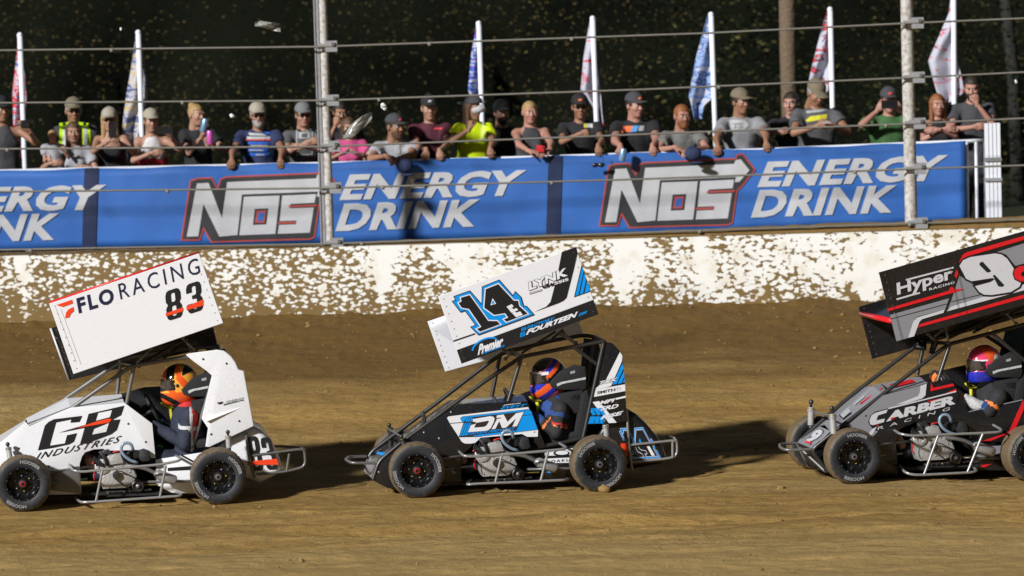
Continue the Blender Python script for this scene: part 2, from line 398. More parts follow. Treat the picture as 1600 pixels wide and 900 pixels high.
# ------------------------------------------------------------ ground
def prof(y):
    if y < 38.1: return 0.
    if y < WALL_Y+.1: t = (y-38.1)/4.3; return .91*(.45*t+1.0*t*t-.45*t*t*t) if t < 1 else .91
    return BACK_Z
cts = [c for f in (F83, F14, F9) for c in f.contacts]
A = np.array([[math.exp(-((a.x-b.x)**2+(a.y-b.y)**2)/.9) for b in cts] for a in cts])+np.eye(len(cts))*.02
WT = np.linalg.solve(A, np.array([c.z-prof(c.y) for c in cts]))
CX = np.array([c.x for c in cts]); CY = np.array([c.y for c in cts])
def ground_z(x, y, rough=True):
    z = prof(y)
    if 33 < y < WALL_Y: z += float((WT*np.exp(-((x-CX)**2+(y-CY)**2)/.9)).sum())
    if rough and y < WALL_Y+.05:
        N = mnoise.noise; dmin = float(np.min((x-CX)**2+(y-CY)**2)); k = min(1, .25+dmin*2)
        r = .022*N(Vector((x*.5, y*1.8, 0)))+.018*N(Vector((x*1.3, y*4.5, 3)))+.010*N(Vector((x*4, y*9, 7)))+.006*N(Vector((x*13, y*17, 1)))
        for (rx, ry, rw, rh) in RIDGES: r += rh*math.exp(-((y-ry-.25*N(Vector((x*.4, ry, 9))))/rw)**2)*(.6+.8*N(Vector((x*.9, ry*3, 2))))
        for (ly, lh, lf) in LEDGES:                     # torn edges of packed clay
            q = y-ly-.35*N(Vector((x*.35, ly*2, 3)))-.06*N(Vector((x*3.1, ly, 6)))-.02*N(Vector((x*11, ly, 2)))
            a = max(0, N(Vector((x*.45, ly*5, 11)))+.25)*1.3
            r += lh*a*(1/(1+math.exp(-max(-30, min(30, q/.011))))-.5)*math.exp(-(q/.5)**2)
        z += r*k
        if y > 40.6:                                    # loose cushion thrown against the wall
            t = (y-40.6)/1.8; z += .035*t*(N(Vector((x*2, y*2.5, 5)))+.8*abs(N(Vector((x*6, y*6, 4))))+.5*N(Vector((x*17, y*17, 8))))
    return z
LEDGES = [(34.55, -.10, 0), (33.9, -.09, 0), (33.2, .06, 0), (32.3, -.05, 0), (35.1, -.06, 0), (39.3, -.07, 0), (37.9, -.05, 0)]
RIDGES = [(0, 34.1, .14, .05), (0, 33.5, .22, -.045), (0, 32.7, .15, .03), (0, 35.1, .12, .025), (0, 38.6, .2, .03)]
def axis(a, b, step, ext):
    xs = list(np.arange(a, b+1e-6, step)); s = step; lo = a; hi = b; L = []; H = []
    while hi < ext:
        s *= 1.5; lo -= s; hi += s; L.append(lo); H.append(hi)
    return L[::-1]+xs+H
gx = axis(-5.6, 5.6, .034, 700); gy = axis(31.0, WALL_Y+.12, .034, 700)
gv = []
for y in gy:
    for x in gx: gv.append((x, y, ground_z(x, y) if abs(x) < 7 and y > 29 else prof(y)))
nx_ = len(gx); gf = [(j*nx_+i, j*nx_+i+1, (j+1)*nx_+i+1, (j+1)*nx_+i) for j in range(len(gy)-1) for i in range(nx_-1)]
def dirt_mat():
    m = bpy.data.materials.new('track_dirt'); m.use_nodes = True; t = m.node_tree; b = t.nodes['Principled BSDF']; b.inputs['Roughness'].default_value = .9; b.inputs['Specular IOR Level'].default_value = .25
    g = t.nodes.new('ShaderNodeNewGeometry'); sep = t.nodes.new('ShaderNodeSeparateXYZ'); t.links.new(g.outputs['Position'], sep.inputs[0])
    def noise(sc, vec, det=6, ro=.6):
        mp = t.nodes.new('ShaderNodeMapping'); mp.inputs['Scale'].default_value = vec; t.links.new(g.outputs['Position'], mp.inputs[0])
        n = t.nodes.new('ShaderNodeTexNoise'); n.inputs['Scale'].default_value = sc; n.inputs['Detail'].default_value = det; n.inputs['Roughness'].default_value = ro; t.links.new(mp.outputs[0], n.inputs['Vector']); return n.outputs['Fac']
    def rng_(x, a, b_, c=0., d=1.):
        q = t.nodes.new('ShaderNodeMapRange'); q.inputs['From Min'].default_value = a; q.inputs['From Max'].default_value = b_; q.inputs['To Min'].default_value = c; q.inputs['To Max'].default_value = d; t.links.new(x, q.inputs['Value']); return q.outputs[0]
    def mix(f, a, b_):
        q = t.nodes.new('ShaderNodeMix'); q.data_type = 'RGBA'; t.links.new(f, q.inputs[0])
        for s_, v in ((6, a), (7, b_)):
            if isinstance(v, tuple): q.inputs[s_].default_value = (*v, 1)
            else: t.links.new(v, q.inputs[s_])
        return q.outputs[2]
    streak = noise(1., (.35, 2.6, 1)); fine = noise(9., (.6, 1, 1), 9, .7); patch = noise(.35, (.5, 1.6, 1), 5)
    c = mix(rng_(streak, .36, .64), (.285, .168, .043), (.445, .280, .084))
    c = mix(rng_(patch, .5, .68, 0, .75), c, (.41, .285, .115))
    c = mix(rng_(fine, .35, .75, 0, .55), c, (.17, .095, .024))
    c = mix(rng_(fine, .66, .8, 0, .4), c, (.44, .31, .12))
    grit = noise(26., (.55, 1, 1), 6, .65); c = mix(rng_(grit, .32, .46, .75, 0), c, (.13, .075, .020)); c = mix(rng_(grit, .60, .74, 0, .45), c, (.45, .30, .10))
    c = mix(rng_(sep.outputs[1], 33.4, 32.8, 0, .45), c, (.42, .295, .120))
    # moist, loose soil towards the wall; its edge wanders
    ed = t.nodes.new('ShaderNodeMath'); ed.operation = 'MULTIPLY_ADD'; ed.inputs[1].default_value = 2.2; t.links.new(streak, ed.inputs[0]); t.links.new(sep.outputs[1], ed.inputs[2])
    c = mix(rng_(ed.outputs[0], 41.1, 42.0, 0, .92), c, (.120, .066, .015))
    gr = mix(fine, (.012, .018, .007), (.03, .035, .014))
    c = mix(rng_(sep.outputs[1], WALL_Y+.3, WALL_Y+.5), c, gr)
    t.links.new(c, b.inputs['Base Color'])
    n1 = noise(6., (.6, 1.3, 1), 10, .65); n2 = noise(40., (1, 1, 1), 4, .6)
    b1 = t.nodes.new('ShaderNodeBump'); b1.inputs['Strength'].default_value = .8; b1.inputs['Distance'].default_value = .05; t.links.new(n1, b1.inputs['Height'])
    b2 = t.nodes.new('ShaderNodeBump'); b2.inputs['Strength'].default_value = .6; b2.inputs['Distance'].default_value = .012; t.links.new(n2, b2.inputs['Height']); t.links.new(b1.outputs[0], b2.inputs['Normal'])
    t.links.new(b2.outputs[0], b.inputs['Normal']); MATS['track_dirt'] = m
dirt_mat()
ground = mesh_obj('ground', gv, gf, 'track_dirt'); tag(ground, 'brown dirt race track rising towards the white wall', 'ground', kind='structure')
mat('clod', (.25, .152, .05), .95, var=.35, scale=40)
cl = MB()
def rock(b, c, r, m):
    vs = []; fs = []; ph = random.random()*9
    for i in range(4):
        th = math.pi*(i+.5)/4
        for k in range(6):
            a = 2*math.pi*k/6+ph; q = r*(.7+.6*random.random()); vs.append((c[0]+q*1.25*math.sin(th)*math.cos(a), c[1]+q*math.sin(th)*math.sin(a), c[2]+q*.75*math.cos(th)))
    for i in range(3):
        for k in range(6): fs.append((i*6+k, (i+1)*6+k, (i+1)*6+(k+1) % 6, i*6+(k+1) % 6))
    fs += [tuple(range(6)), tuple(range(18, 24))[::-1]]; b.add(vs, fs, m)
for i in range(800):
    x = random.uniform(-5.5, 5.5)
    y = WALL_Y-.05-abs(random.gauss(0, 1.0)) if i < 250 else random.uniform(31.2, 42)
    r = min(.032, .005+random.expovariate(1/.0038)); rock(cl, (x, y, ground_z(x, y)+r*.25), r, 'clod')
tag(cl.build('dirt_clods', smooth=False), 'crumbs and clods of dirt scattered over the track', 'clods', kind='stuff')
tc_ = F14.M @ F14.P(945, 763, .02); b = MB(); rock(b, (tc_.x, tc_.y-.03, ground_z(tc_.x, tc_.y)+.02), .05, 'clod')
tag(b.build('dirt_clod'), 'big clod of dirt beside the rear wheel of the black and white car 14', 'clod')

# ------------------------------------------------------------ white wall with mud
def wall_mat():
    m = bpy.data.materials.new('muddy_white_wall'); m.use_nodes = True; t = m.node_tree; b = t.nodes['Principled BSDF']; b.inputs['Roughness'].default_value = .8
    g = t.nodes.new('ShaderNodeNewGeometry'); sep = t.nodes.new('ShaderNodeSeparateXYZ'); t.links.new(g.outputs['Position'], sep.inputs[0])
    mp = t.nodes.new('ShaderNodeMapping'); mp.inputs['Scale'].default_value = (.62, 1, 1); t.links.new(g.outputs['Position'], mp.inputs[0])
    n = t.nodes.new('ShaderNodeTexNoise'); n.inputs['Scale'].default_value = 30; n.inputs['Detail'].default_value = 4; n.inputs['Roughness'].default_value = .6; t.links.new(mp.outputs[0], n.inputs['Vector'])
    vo = t.nodes.new('ShaderNodeTexVoronoi'); vo.inputs['Scale'].default_value = 30; vo.inputs['Randomness'].default_value = 1; t.links.new(mp.outputs[0], vo.inputs['Vector'])
    big = t.nodes.new('ShaderNodeTexNoise'); big.inputs['Scale'].default_value = 1.3; big.inputs['Detail'].default_value = 3; t.links.new(g.outputs['Position'], big.inputs['Vector'])
    mp2 = t.nodes.new('ShaderNodeMapping'); mp2.inputs['Scale'].default_value = (1.5, 1, .45); mp2.inputs['Rotation'].default_value = (0, R(-20), 0); t.links.new(g.outputs['Position'], mp2.inputs[0])
    str_ = t.nodes.new('ShaderNodeTexNoise'); str_.inputs['Scale'].default_value = 1.5; str_.inputs['Detail'].default_value = 2; t.links.new(mp2.outputs[0], str_.inputs['Vector'])
    def M(op, a, b_, c=None):
        q = t.nodes.new('ShaderNodeMath'); q.operation = op
        for i, v in enumerate((a, b_, c)):
            if v is None: continue
            if isinstance(v, (int, float)): q.inputs[i].default_value = v
            else: t.links.new(v, q.inputs[i])
        return q.outputs[0]
    def rg(x, a, b_, c, d):
        q = t.nodes.new('ShaderNodeMapRange'); q.inputs['From Min'].default_value = a; q.inputs['From Max'].default_value = b_; q.inputs['To Min'].default_value = c; q.inputs['To Max'].default_value = d; t.links.new(x, q.inputs['Value']); return q.outputs[0]
    # threshold: more mud to the left and low down, clean swept patches
    thr = M('ADD', rg(sep.outputs[0], -4.8, 5., -.035, .085), rg(sep.outputs[2], .86, 1.2, -.09, 0))
    thr = M('ADD', thr, rg(big.outputs['Fac'], .35, .65, -.035, .035))
    mid = t.nodes.new('ShaderNodeTexNoise'); mid.inputs['Scale'].default_value = 7; mid.inputs['Detail'].default_value = 2; t.links.new(mp.outputs[0], mid.inputs['Vector'])
    thr = M('ADD', thr, rg(mid.outputs['Fac'], .3, .7, -.035, .035))
    thr = M('ADD', thr, rg(str_.outputs['Fac'], .58, .66, 0, .16))
    lowl = M('MULTIPLY', rg(sep.outputs[0], -4.8, -2.6, 1, 0), rg(sep.outputs[2], .95, 1.35, .14, 0))
    thr = M('SUBTRACT', thr, lowl)
    dist = M('ADD', M('MULTIPLY', vo.outputs['Distance'], .36), M('MULTIPLY', n.outputs['Fac'], .62))
    v = M('SUBTRACT', M('ADD', thr, .50), dist)
    f = rg(v, -.022, .016, 1, 0)
    n3 = t.nodes.new('ShaderNodeTexNoise'); n3.inputs['Scale'].default_value = 5; n3.inputs['Detail'].default_value = 6; t.links.new(g.outputs['Position'], n3.inputs['Vector'])
    wc = t.nodes.new('ShaderNodeMix'); wc.data_type = 'RGBA'; wc.inputs[6].default_value = (.73, .71, .65, 1); wc.inputs[7].default_value = (.60, .53, .39, 1); t.links.new(rg(n3.outputs['Fac'], .5, .75, 0, 1), wc.inputs[0])
    mc = t.nodes.new('ShaderNodeMix'); mc.data_type = 'RGBA'; mc.inputs[6].default_value = (.135, .080, .018, 1); mc.inputs[7].default_value = (.215, .132, .036, 1); t.links.new(n3.outputs['Fac'], mc.inputs[0])
    mx = t.nodes.new('ShaderNodeMix'); mx.data_type = 'RGBA'; t.links.new(f, mx.inputs[0]); t.links.new(wc.outputs[2], mx.inputs[6]); t.links.new(mc.outputs[2], mx.inputs[7])
    t.links.new(mx.outputs[2], b.inputs['Base Color'])
    bp = t.nodes.new('ShaderNodeBump'); bp.inputs['Strength'].default_value = .5; bp.inputs['Distance'].default_value = .012; t.links.new(f, bp.inputs['Height']); t.links.new(bp.outputs[0], b.inputs['Normal'])
    MATS['muddy_white_wall'] = m
wall_mat()
wl = MB(); n = 120
top = [(-15+30*i/n) for i in range(n+1)]
vs = []; fs = []
for x in top:
    e = .006*mnoise.noise(Vector((x*3, 0, 0)))
    vs += [(x, WALL_Y, .5), (x, WALL_Y, WALL_TOP-.01+e), (x, WALL_Y+.015, WALL_TOP+e), (x, WALL_Y+.22, WALL_TOP+e), (x, WALL_Y+.22, .5)]
for i in range(n):
    for k in range(4): fs.append((i*5+k, i*5+k+1, (i+1)*5+k+1, (i+1)*5+k))
wl.add(vs, fs, 'muddy_white_wall')
wo_ = wl.build('track_wall'); sharp(wo_, 60)
tag(wo_, 'long white concrete track wall spattered with brown mud', 'wall')
# dirt lying along the top of the wall
mat('top_dirt', (.185, .108, .030), .95, var=.35, scale=9, bump=.8)
vs = []; fs = []; xs = list(np.arange(-8, 8.01, .05))
for x in xs:
    h = max(.012, .035+.012*x)+.018*mnoise.noise(Vector((x*1.5, 3, 0)))+.01*mnoise.noise(Vector((x*7, 1, 0))); h = max(.008, h)
    for k, (dy, q) in enumerate(((.02, 0), (.05, .55), (.12, 1), (.2, .95), (.3, .6), (.36, -.3))):
        vs.append((x, WALL_Y+dy, WALL_TOP+.004+h*q+(0 if k in (0, 5) else .008*mnoise.noise(Vector((x*9, dy*30, 5))))))
for i in range(len(xs)-1):
    for k in range(5): fs.append((i*6+k, i*6+k+1, (i+1)*6+k+1, (i+1)*6+k)[::-1])
tag(mesh_obj('dirt_bank', vs, fs, 'top_dirt'), 'strip of thrown dirt lying along the top of the wall', 'dirt', kind='structure')

# ------------------------------------------------------------ catch fence: posts, cables, clamps
fence = empty('catch_fence', (0, WALL_Y+.12, WALL_TOP)); tag(fence, 'catch fence of pale steel posts and taut cables behind the white wall', 'fence')
FY = WALL_Y+.12; off = Vector(fence.location)
CABLES = [[(-30, 79), (500, 73), (1100, 52), (1425, 36), (1640, 27)], [(-30, 161), (510, 157), (1000, 140), (1430, 121), (1640, 111)], [(-30, 233), (512, 229), (1000, 210), (1430, 193), (1640, 183)], [(-30, 300), (512, 294), (1000, 280), (1430, 264), (1640, 257)], [(-30, 391), (512, 381), (1040, 362), (1430, 349), (1640, 341)]]
for c in CABLES:
    m0 = (c[1][1]-c[0][1])/(c[1][0]-c[0][0]); c.insert(0, (-900, c[0][1]+m0*(-900-c[0][0]))); m1 = (c[-1][1]-c[-2][1])/(c[-1][0]-c[-2][0]); c.append((2500, c[-1][1]+m1*(2500-c[-1][0])))
for k, c in enumerate(CABLES):
    b = MB(); pts = []
    for i in range(len(c)-1):
        for q in range(8):
            t = q/8; px = c[i][0]+(c[i+1][0]-c[i][0])*t; py = c[i][1]+(c[i+1][1]-c[i][1])*t
            pts.append(at(px, py, FY-.1)-off)
    pts.append(at(*c[-1], FY-.1)-off)
    b.tube(pts, .0095, 'cable', 7)
    for q in range(4):
        px = 160+q*420+random.uniform(-150, 150)
        for i in range(len(c)-1):
            if c[i][0] <= px < c[i+1][0]:
                t = (px-c[i][0])/(c[i+1][0]-c[i][0]); p = at(px, c[i][1]+(c[i+1][1]-c[i][1])*t, FY-.1)-off; b.box(p+Vector((0, 0, -.012)), (.035, .022, .03), 'cable')
    b.build('cable', fence)
def fpost(px_top, px_bot, w_, pybot, steel):
    b = MB(); p0 = at(px_bot, pybot, FY)-off; x = p0.x; z1 = 4.9-off.z
    b.lathe((x, 0, 0), [(.001, -.9), (w_, -.9), (w_, z1), (.001, z1)], 'post_white', 'z', 18)
    if steel: b.box((x-w_-.02, .0, z1/2-.4), (.034, .04, z1+.9), 'galv'); b.box((x-w_-.043, .0, z1/2-.4), (.012, .06, z1+.9), 'galv')
    po = b.build('post', fence, auto=40)
    for c in CABLES:
        for i in range(len(c)-1):
            if c[i][0] <= px_bot < c[i+1][0]:
                t = (px_bot-c[i][0])/(c[i+1][0]-c[i][0]); p = at(px_bot, c[i][1]+(c[i+1][1]-c[i][1])*t, FY-.1)-off
                h = MB(); h.box((x+w_+.03, -.06, p.z), (.11, .09, .10), 'galv'); h.box((x+w_*.4, -.075, p.z), (.14, .02, .05), 'galv'); h.box((x+w_+.05, -.11, p.z+.02), (.03, .03, .03), 'steel'); h.build('clamp', po, smooth=False)
fpost(505, 516, .038, 380, True); fpost(1422, 1424, .058, 350, False); fpost(-400, -396, .04, 404, True); fpost(2338, 2338, .058, 322, False)

# ------------------------------------------------------------ barrier, banners
BY = 43.35
mat('banner_blue', (.027, .125, .42), .6, var=.32, scale=2.6, dust=.1, dscale=26)
mat('banner_seam', (.006, .016, .06), .6)
mat('banner_white', (.50, .50, .51), .65, var=.12, scale=6, dust=.1)
mat('banner_black', (.03, .03, .032), .6)
mat('banner_red', (.42, .065, .055), .6)
def wave(x, z): return .016*math.sin(x*3.1+z*1.2)+.016*math.sin(x*1.1)*math.sin(z*5+x*4.3)+.012*mnoise.noise(Vector((x*2.2, z*1.5, 4)))+.006*mnoise.noise(Vector((x*6, z*3, 1)))
def banner(xl, xr, label):
    (x0, t0, b0), (x1, t1, b1) = xl, xr
    nx, nz = 60, 10; vs = []; fs = []; mi = []
    for i in range(nx+1):
        u = i/nx; px = x0+(x1-x0)*u
        for j in range(nz+1):
            v = j/nz; sag = 2.0*math.sin(u*math.pi*5)**2*(1-v); py = (t0+(t1-t0)*u+sag)*(1-v)+(b0+(b1-b0)*u)*v
            p = at(px, py, BY); p.y += wave(p.x, p.z); vs.append(p)
    for i in range(nx):
        for j in range(nz): fs.append((i*(nz+1)+j, i*(nz+1)+j+1, (i+1)*(nz+1)+j+1, (i+1)*(nz+1)+j)); mi.append(0)
    o = mesh_obj('banner', vs, fs, ['banner_blue'], mi=mi)
    so_ = o.modifiers.new('s', 'SOLIDIFY'); so_.thickness = .003; so_.offset = 1
    return tag(o, label, 'banner', 'sponsor banners along the barrier')
def to_banner(px, py, lift):
    p = at(px, py, BY); p.y += wave(p.x, p.z)-.009-lift; return p
b1_ = banner((-580, 284, 409), (146, 262, 388), 'left end blue banner cut off by the picture edge, reading only ERGY and NK')
b2_ = banner((140, 263, 388), (870, 243, 371), 'blue energy drink banner whose logo is crossed by a fence post')
b3_ = banner((864, 243, 371), (1509, 220, 348), 'blue energy drink banner hanging right of the dark seam and ending at white barrier bars')
seam = MB()
for k, (bn, x, t, b_) in enumerate(((b1_, 143, 262, 389), (b2_, 868, 243, 371))):
    d = Deco(to_banner, 14, .002); w_ = 11
    d.poly([(x-w_, t+1), (x+w_, t), (x+w_-4, b_-2), (x-w_-4, b_-1)], 'banner_seam', 0); d.build('hem', bn)
def words(bn, z0, pts_e, pts_d):
    d = Deco(to_banner, 14, .002)
    d.text('ENERGY', pts_e[0], pts_e[1], pts_e[2], 'banner_white', 1, bold=.042, space=1.06)
    d.text('DRINK', pts_d[0], pts_d[1], pts_d[2], 'banner_white', 1, bold=.042, space=1.06); d.build('lettering', bn)
def logo(bn, dx, dy):
    def T(pts): return [(x+dx, y+dy+(-.028*0)*x) for x, y in pts]
    z = Z(1040, 220, 2.857)
    N = [(946.5, 348), (962, 262), (982, 261), (995, 308), (1004, 259.5), (1153, 254), (1150.5, 248), (1158, 246), (1173.5, 266.5), (1152, 290), (1146, 289.5), (1140, 344), (1060, 347), (998, 348), (988, 349), (972.5, 313), (966.5, 347)]
    body = [(938, 351), (952, 261), (961, 257.5), (983, 256.5), (993, 276), (999, 258.5), (1006, 255.5), (1151, 249), (1153, 243), (1160, 242), (1178, 265), (1158, 290), (1150, 297), (1143, 347), (1136, 350), (984, 354), (971, 331), (964, 351)]
    d = Deco(to_banner, 14, .002)
    d.poly(T(off_poly(body, 2.4)), 'banner_red', 0); d.poly(T(body), 'banner_black', 1)
    # N
    d.poly(T([(945, 347), (961, 264), (979, 263), (1000, 318), (1008, 262), (1147, 256), (1149, 250.5), (1157, 248.5), (1171, 266), (1155, 284), (1148, 284.5), (1150, 276.5), (1031, 281.5), (1024, 344.5), (996, 347), (971, 296), (963, 346.5)]), 'banner_white', 2)
    d.poly(T([(1034, 285), (1090, 283), (1083, 343), (1027, 345)]), 'banner_white', 2, holes=[T([(1051, 304), (1072, 303), (1069, 328), (1048, 329)])])
    d.poly(T([(1051, 304), (1072, 303), (1069, 328), (1048, 329)]), 'banner_black', 3); d.poly(T([(1054, 307), (1069, 306.3), (1066, 325.5), (1051, 326)]), 'banner_red', 4); d.poly(T([(1057, 310), (1066.5, 309.5), (1064, 322.5), (1054.5, 323)]), 'banner_blue', 5)
    S = [(1094, 283), (1147, 280.5), (1144.5, 294), (1107, 296), (1106, 303), (1143.5, 301.5), (1137, 341), (1087, 343), (1089, 329), (1115, 328), (1116, 322), (1090, 323)]
    d.poly(T(S), 'banner_white', 2); d.line(T([(1104, 300), (1148, 298)]), 3, 'banner_red', 3); d.line(T([(1087, 326), (1116, 325)]), 3, 'banner_red', 3)
    d.build('logo', bn)
logo(b3_, 0, 0); logo(b2_, -653, 22.5); logo(b1_, -1376, 43)
words(b3_, 0, ((1183, 293), (1465, 286-3.5), (17, -41)), ((1173, 340), (1393, 332), (14, -43)))
words(b2_, 0, ((530, 313), (806, 306), (17, -41)), ((524, 361), (741, 354), (14, -43)))
words(b1_, 0, ((-125, 334), (150, 328), (17, -40)), ((-130, 381), (84, 375), (14, -42)))
# the barrier that carries the banners
bar = empty('crowd_barrier', (0, BY+.08, BACK_Z)); tag(bar, 'white tubular crowd barrier carrying the banners, bare bars at its right end', 'barrier'); bo = Vector(bar.location)
b = MB(); b.tube([at(px, py, BY+.07)-bo for px, py in ((-590, 283), (140, 264), (500, 256), (868, 245), (1200, 234), (1505, 221), (1545, 218.5))], .018, 'pole_white', 8); b.build('top_rail', bar)
b = MB(); b.tube([at(px, py, BY+.07)-bo for px, py in ((-590, 412), (868, 374), (1545, 346))], .016, 'pole_white', 8); b.build('bottom_rail', bar)
for px, t, b_ in ((-588, 283, 410), (-400, 278, 405), (-215, 273, 401), (-40, 267, 398), (143, 264, 392), (320, 261, 388), (500, 256, 384), (690, 251, 379), (868, 245, 374), (1040, 240, 368), (1200, 234, 362), (1360, 227, 356), (1510, 221, 352), (1525, 219, 350), (1539, 219, 349)):
    b = MB(); p0 = at(px, t, BY+.07)-bo; p1 = at(px+2, b_+14, BY+.07)-bo; b.tube([p0, (p1.x, p1.y, 0)], .016, 'pole_white', 8); b.build('bar', bar)
g = empty('gate_post', tuple(at(1553, 346, 42.98))); tag(g, 'wide white ribbed gate post at the right end of the crowd barrier', 'post'); go = Vector(g.location)
b = MB(); p1 = at(1551, 189, 42.98)-go
for k in range(4): b.box((-.055+k*.037+p1.x*.0, 0, p1.z/2-.2), (.031, .05, p1.z+.36+.0), 'pole_white')
b.box((0, .03, p1.z/2-.2), (.14, .02, p1.z+.34), 'pole_white'); b.build('panel', g, smooth=False)
b = MB(); b.box((.0, -.035, p1.z*.62), (.16, .02, .03), 'galv'); b.build('hinge', g, smooth=False); b = MB(); b.box((.0, -.035, p1.z*.42), (.16, .02, .03), 'galv'); b.build('hinge', g, smooth=False)

# ------------------------------------------------------------ flags on white poles
def flag_mat(name, cols):
    m = bpy.data.materials.new(name); m.use_nodes = True; t = m.node_tree; b = t.nodes['Principled BSDF']; b.inputs['Roughness'].default_value = .75
    uv = t.nodes.new('ShaderNodeTexCoord'); mp = t.nodes.new('ShaderNodeMapping'); mp.inputs['Scale'].default_value = (3.2, 1, 9); mp.inputs['Location'].default_value = (sum(map(ord, name)) % 17, 0, len(name)*3.1); t.links.new(uv.outputs['Object'], mp.inputs[0])
    n = t.nodes.new('ShaderNodeTexNoise'); n.inputs['Scale'].default_value = 1.7; n.inputs['Detail'].default_value = 3; n.inputs['Distortion'].default_value = 1.2; t.links.new(mp.outputs[0], n.inputs['Vector'])
    rp = t.nodes.new('ShaderNodeValToRGB'); rp.color_ramp.interpolation = 'CONSTANT'; e = rp.color_ramp.elements
    e[0].position = 0; e[0].color = (*cols[0][1], 1); e[1].position = cols[1][0]; e[1].color = (*cols[1][1], 1)
    for p, c in cols[2:]: q = e.new(p); q.color = (*c, 1)
    t.links.new(n.outputs['Fac'], rp.inputs[0]); t.links.new(rp.outputs[0], b.inputs['Base Color'])
    b.inputs['Transmission Weight'].default_value = 0; MATS[name] = m
WH = (.46, .46, .53); RD = (.62, .03, .05); BL = (.03, .09, .45); LB = (.25, .36, .62); DK = (.05, .05, .07); YL = (.5, .35, .05)
flag_mat('flag_red_white', [(0, WH), (.43, RD), (.52, WH), (.6, BL)]); flag_mat('flag_white_navy', [(0, WH), (.42, (.08, .1, .2)), (.5, WH), (.57, YL), (.62, WH)])
flag_mat('flag_blue', [(0, BL), (.42, WH), (.5, BL), (.64, RD)]); flag_mat('flag_white_red_edge', [(0, WH), (.58, RD), (.66, WH), (.7, DK)])
flag_mat('flag_light_blue', [(0, LB), (.43, (.04, .07, .2)), (.5, LB), (.58, WH)]); flag_mat('flag_white_marks', [(0, WH), (.54, DK), (.58, RD), (.63, WH)]); flag_mat('flag_white_band', [(0, WH), (.6, RD), (.64, WH), (.68, DK)])
PY_ = 44.7
def flag(xt, yt, xb, yb, prof_, mname, label):
    base = at(xb, yb, PY_); base.z = BACK_Z; o = empty('flag', tuple(base)); tag(o, label, 'flag', 'flags behind the spectators')
    tp = at(xt, yt, PY_)-base; tp.y = 0
    b = MB(); b.tube([(0, 0, 0), tp], .026, 'pole_white', 10); b.ball(tp, .03, 'pole_white', 8, 4); b.build('pole', o)
    vs = []; fs = []; nv = 40; nu = 16; ymax = prof_[-1][0]
    for j in range(nv+1):
        py = prof_[0][0]+(ymax-prof_[0][0])*j/nv
        for k in range(len(prof_)-1):
            if prof_[k][0] <= py <= prof_[k+1][0]+1e-6:
                t = (py-prof_[k][0])/(prof_[k+1][0]-prof_[k][0]); xl = prof_[k][1]+(prof_[k+1][1]-prof_[k][1])*t; xr = prof_[k][2]+(prof_[k+1][2]-prof_[k][2])*t; break
        for i in range(nu+1):
            u = i/nu; p = at(xl+(xr-xl)*u, py, PY_)-base; p.y = .05+.05*math.sin(u*7+j*.12)*(.3+.7*j/nv)+.03*mnoise.noise(Vector((u*3, j*.15, xt)))
            vs.append(p)
    for j in range(nv):
        for i in range(nu): fs.append((j*(nu+1)+i, (j+1)*(nu+1)+i, (j+1)*(nu+1)+i+1, j*(nu+1)+i+1))
    c = mesh_obj('cloth', vs, fs, mname, o); md = c.modifiers.new('s', 'SOLIDIFY'); md.thickness = .003
flag(31, 55, 40, 262, [(58, 28, 33), (110, 22, 36), (150, 18, 42), (200, 20, 36), (248, 28, 35)], 'flag_red_white', 'limp white flag with red and blue print behind the man at the left edge')
flag(216, 51, 224, 258, [(54, 212, 218), (100, 205, 225), (150, 196, 230), (200, 190, 218), (252, 198, 208)], 'flag_white_navy', 'limp white flag with navy print between two women in pale caps')
flag(748, 37, 757, 250, [(40, 744, 750), (85, 736, 751), (140, 731, 755), (168, 740, 757)], 'flag_blue', 'blue flag with a red top band behind the neon yellow shirt')
flag(926, 29, 936, 240, [(32, 922, 930), (90, 912, 932), (140, 907, 938), (165, 925, 940), (198, 938, 944)], 'flag_white_red_edge', 'white flag with red lettered edge left of the big man in black')
flag(1111, 23, 1121, 236, [(26, 1106, 1113), (90, 1088, 1114), (150, 1076, 1117), (165, 1080, 1100), (186, 1085, 1098)], 'flag_light_blue', 'pale blue and white flag behind the red haired man')
flag(1297, 15, 1303, 226, [(18, 1293, 1299), (70, 1278, 1300), (110, 1267, 1302), (145, 1261, 1294)], 'flag_white_marks', 'white flag with dark and red marks behind the camouflage cap')
flag(1490, -6, 1489, 215, [(-4, 1486, 1492), (20, 1484, 1493), (95, 1451, 1496), (105, 1453, 1499), (145, 1464, 1508), (160, 1478, 1486)], 'flag_white_band', 'white flag folded back on itself behind the red blond woman')

# ------------------------------------------------------------ utility pole, dark wood
b = MB(); p0 = at(1234, 185, 49); b.tube([(p0.x+.02, 49, BACK_Z-.1), (p0.x, 49, 3), (p0.x+.03, 49, 9)], [.10, .092, .08], 'bark', 14)
tag(b.build('utility_pole'), 'brown wooden utility pole standing behind the crowd', 'pole')
def leaf_mat(name, dark, light, lightpos):  # night darkness and the few lit leaves are both set in the leaf colour
    m = bpy.data.materials.new(name); m.use_nodes = True; t = m.node_tree; b = t.nodes['Principled BSDF']; b.inputs['Roughness'].default_value = .8; b.inputs['Specular IOR Level'].default_value = .08
    g = t.nodes.new('ShaderNodeNewGeometry'); rp = t.nodes.new('ShaderNodeValToRGB'); e = rp.color_ramp.elements
    e[0].position = 0; e[0].color = (*[x*.5 for x in dark], 1); e[1].position = lightpos; e[1].color = (*dark, 1); q = e.new(1.); q.color = (*light, 1)
    t.links.new(g.outputs['Random Per Island'], rp.inputs[0]); t.links.new(rp.outputs[0], b.inputs['Base Color']); MATS[name] = m
leaf_mat('night_leaves', (.006, .007, .004), (.17, .13, .045), .75)
leaf_mat('night_leaves_green', (.006, .011, .004), (.09, .08, .028), .82)
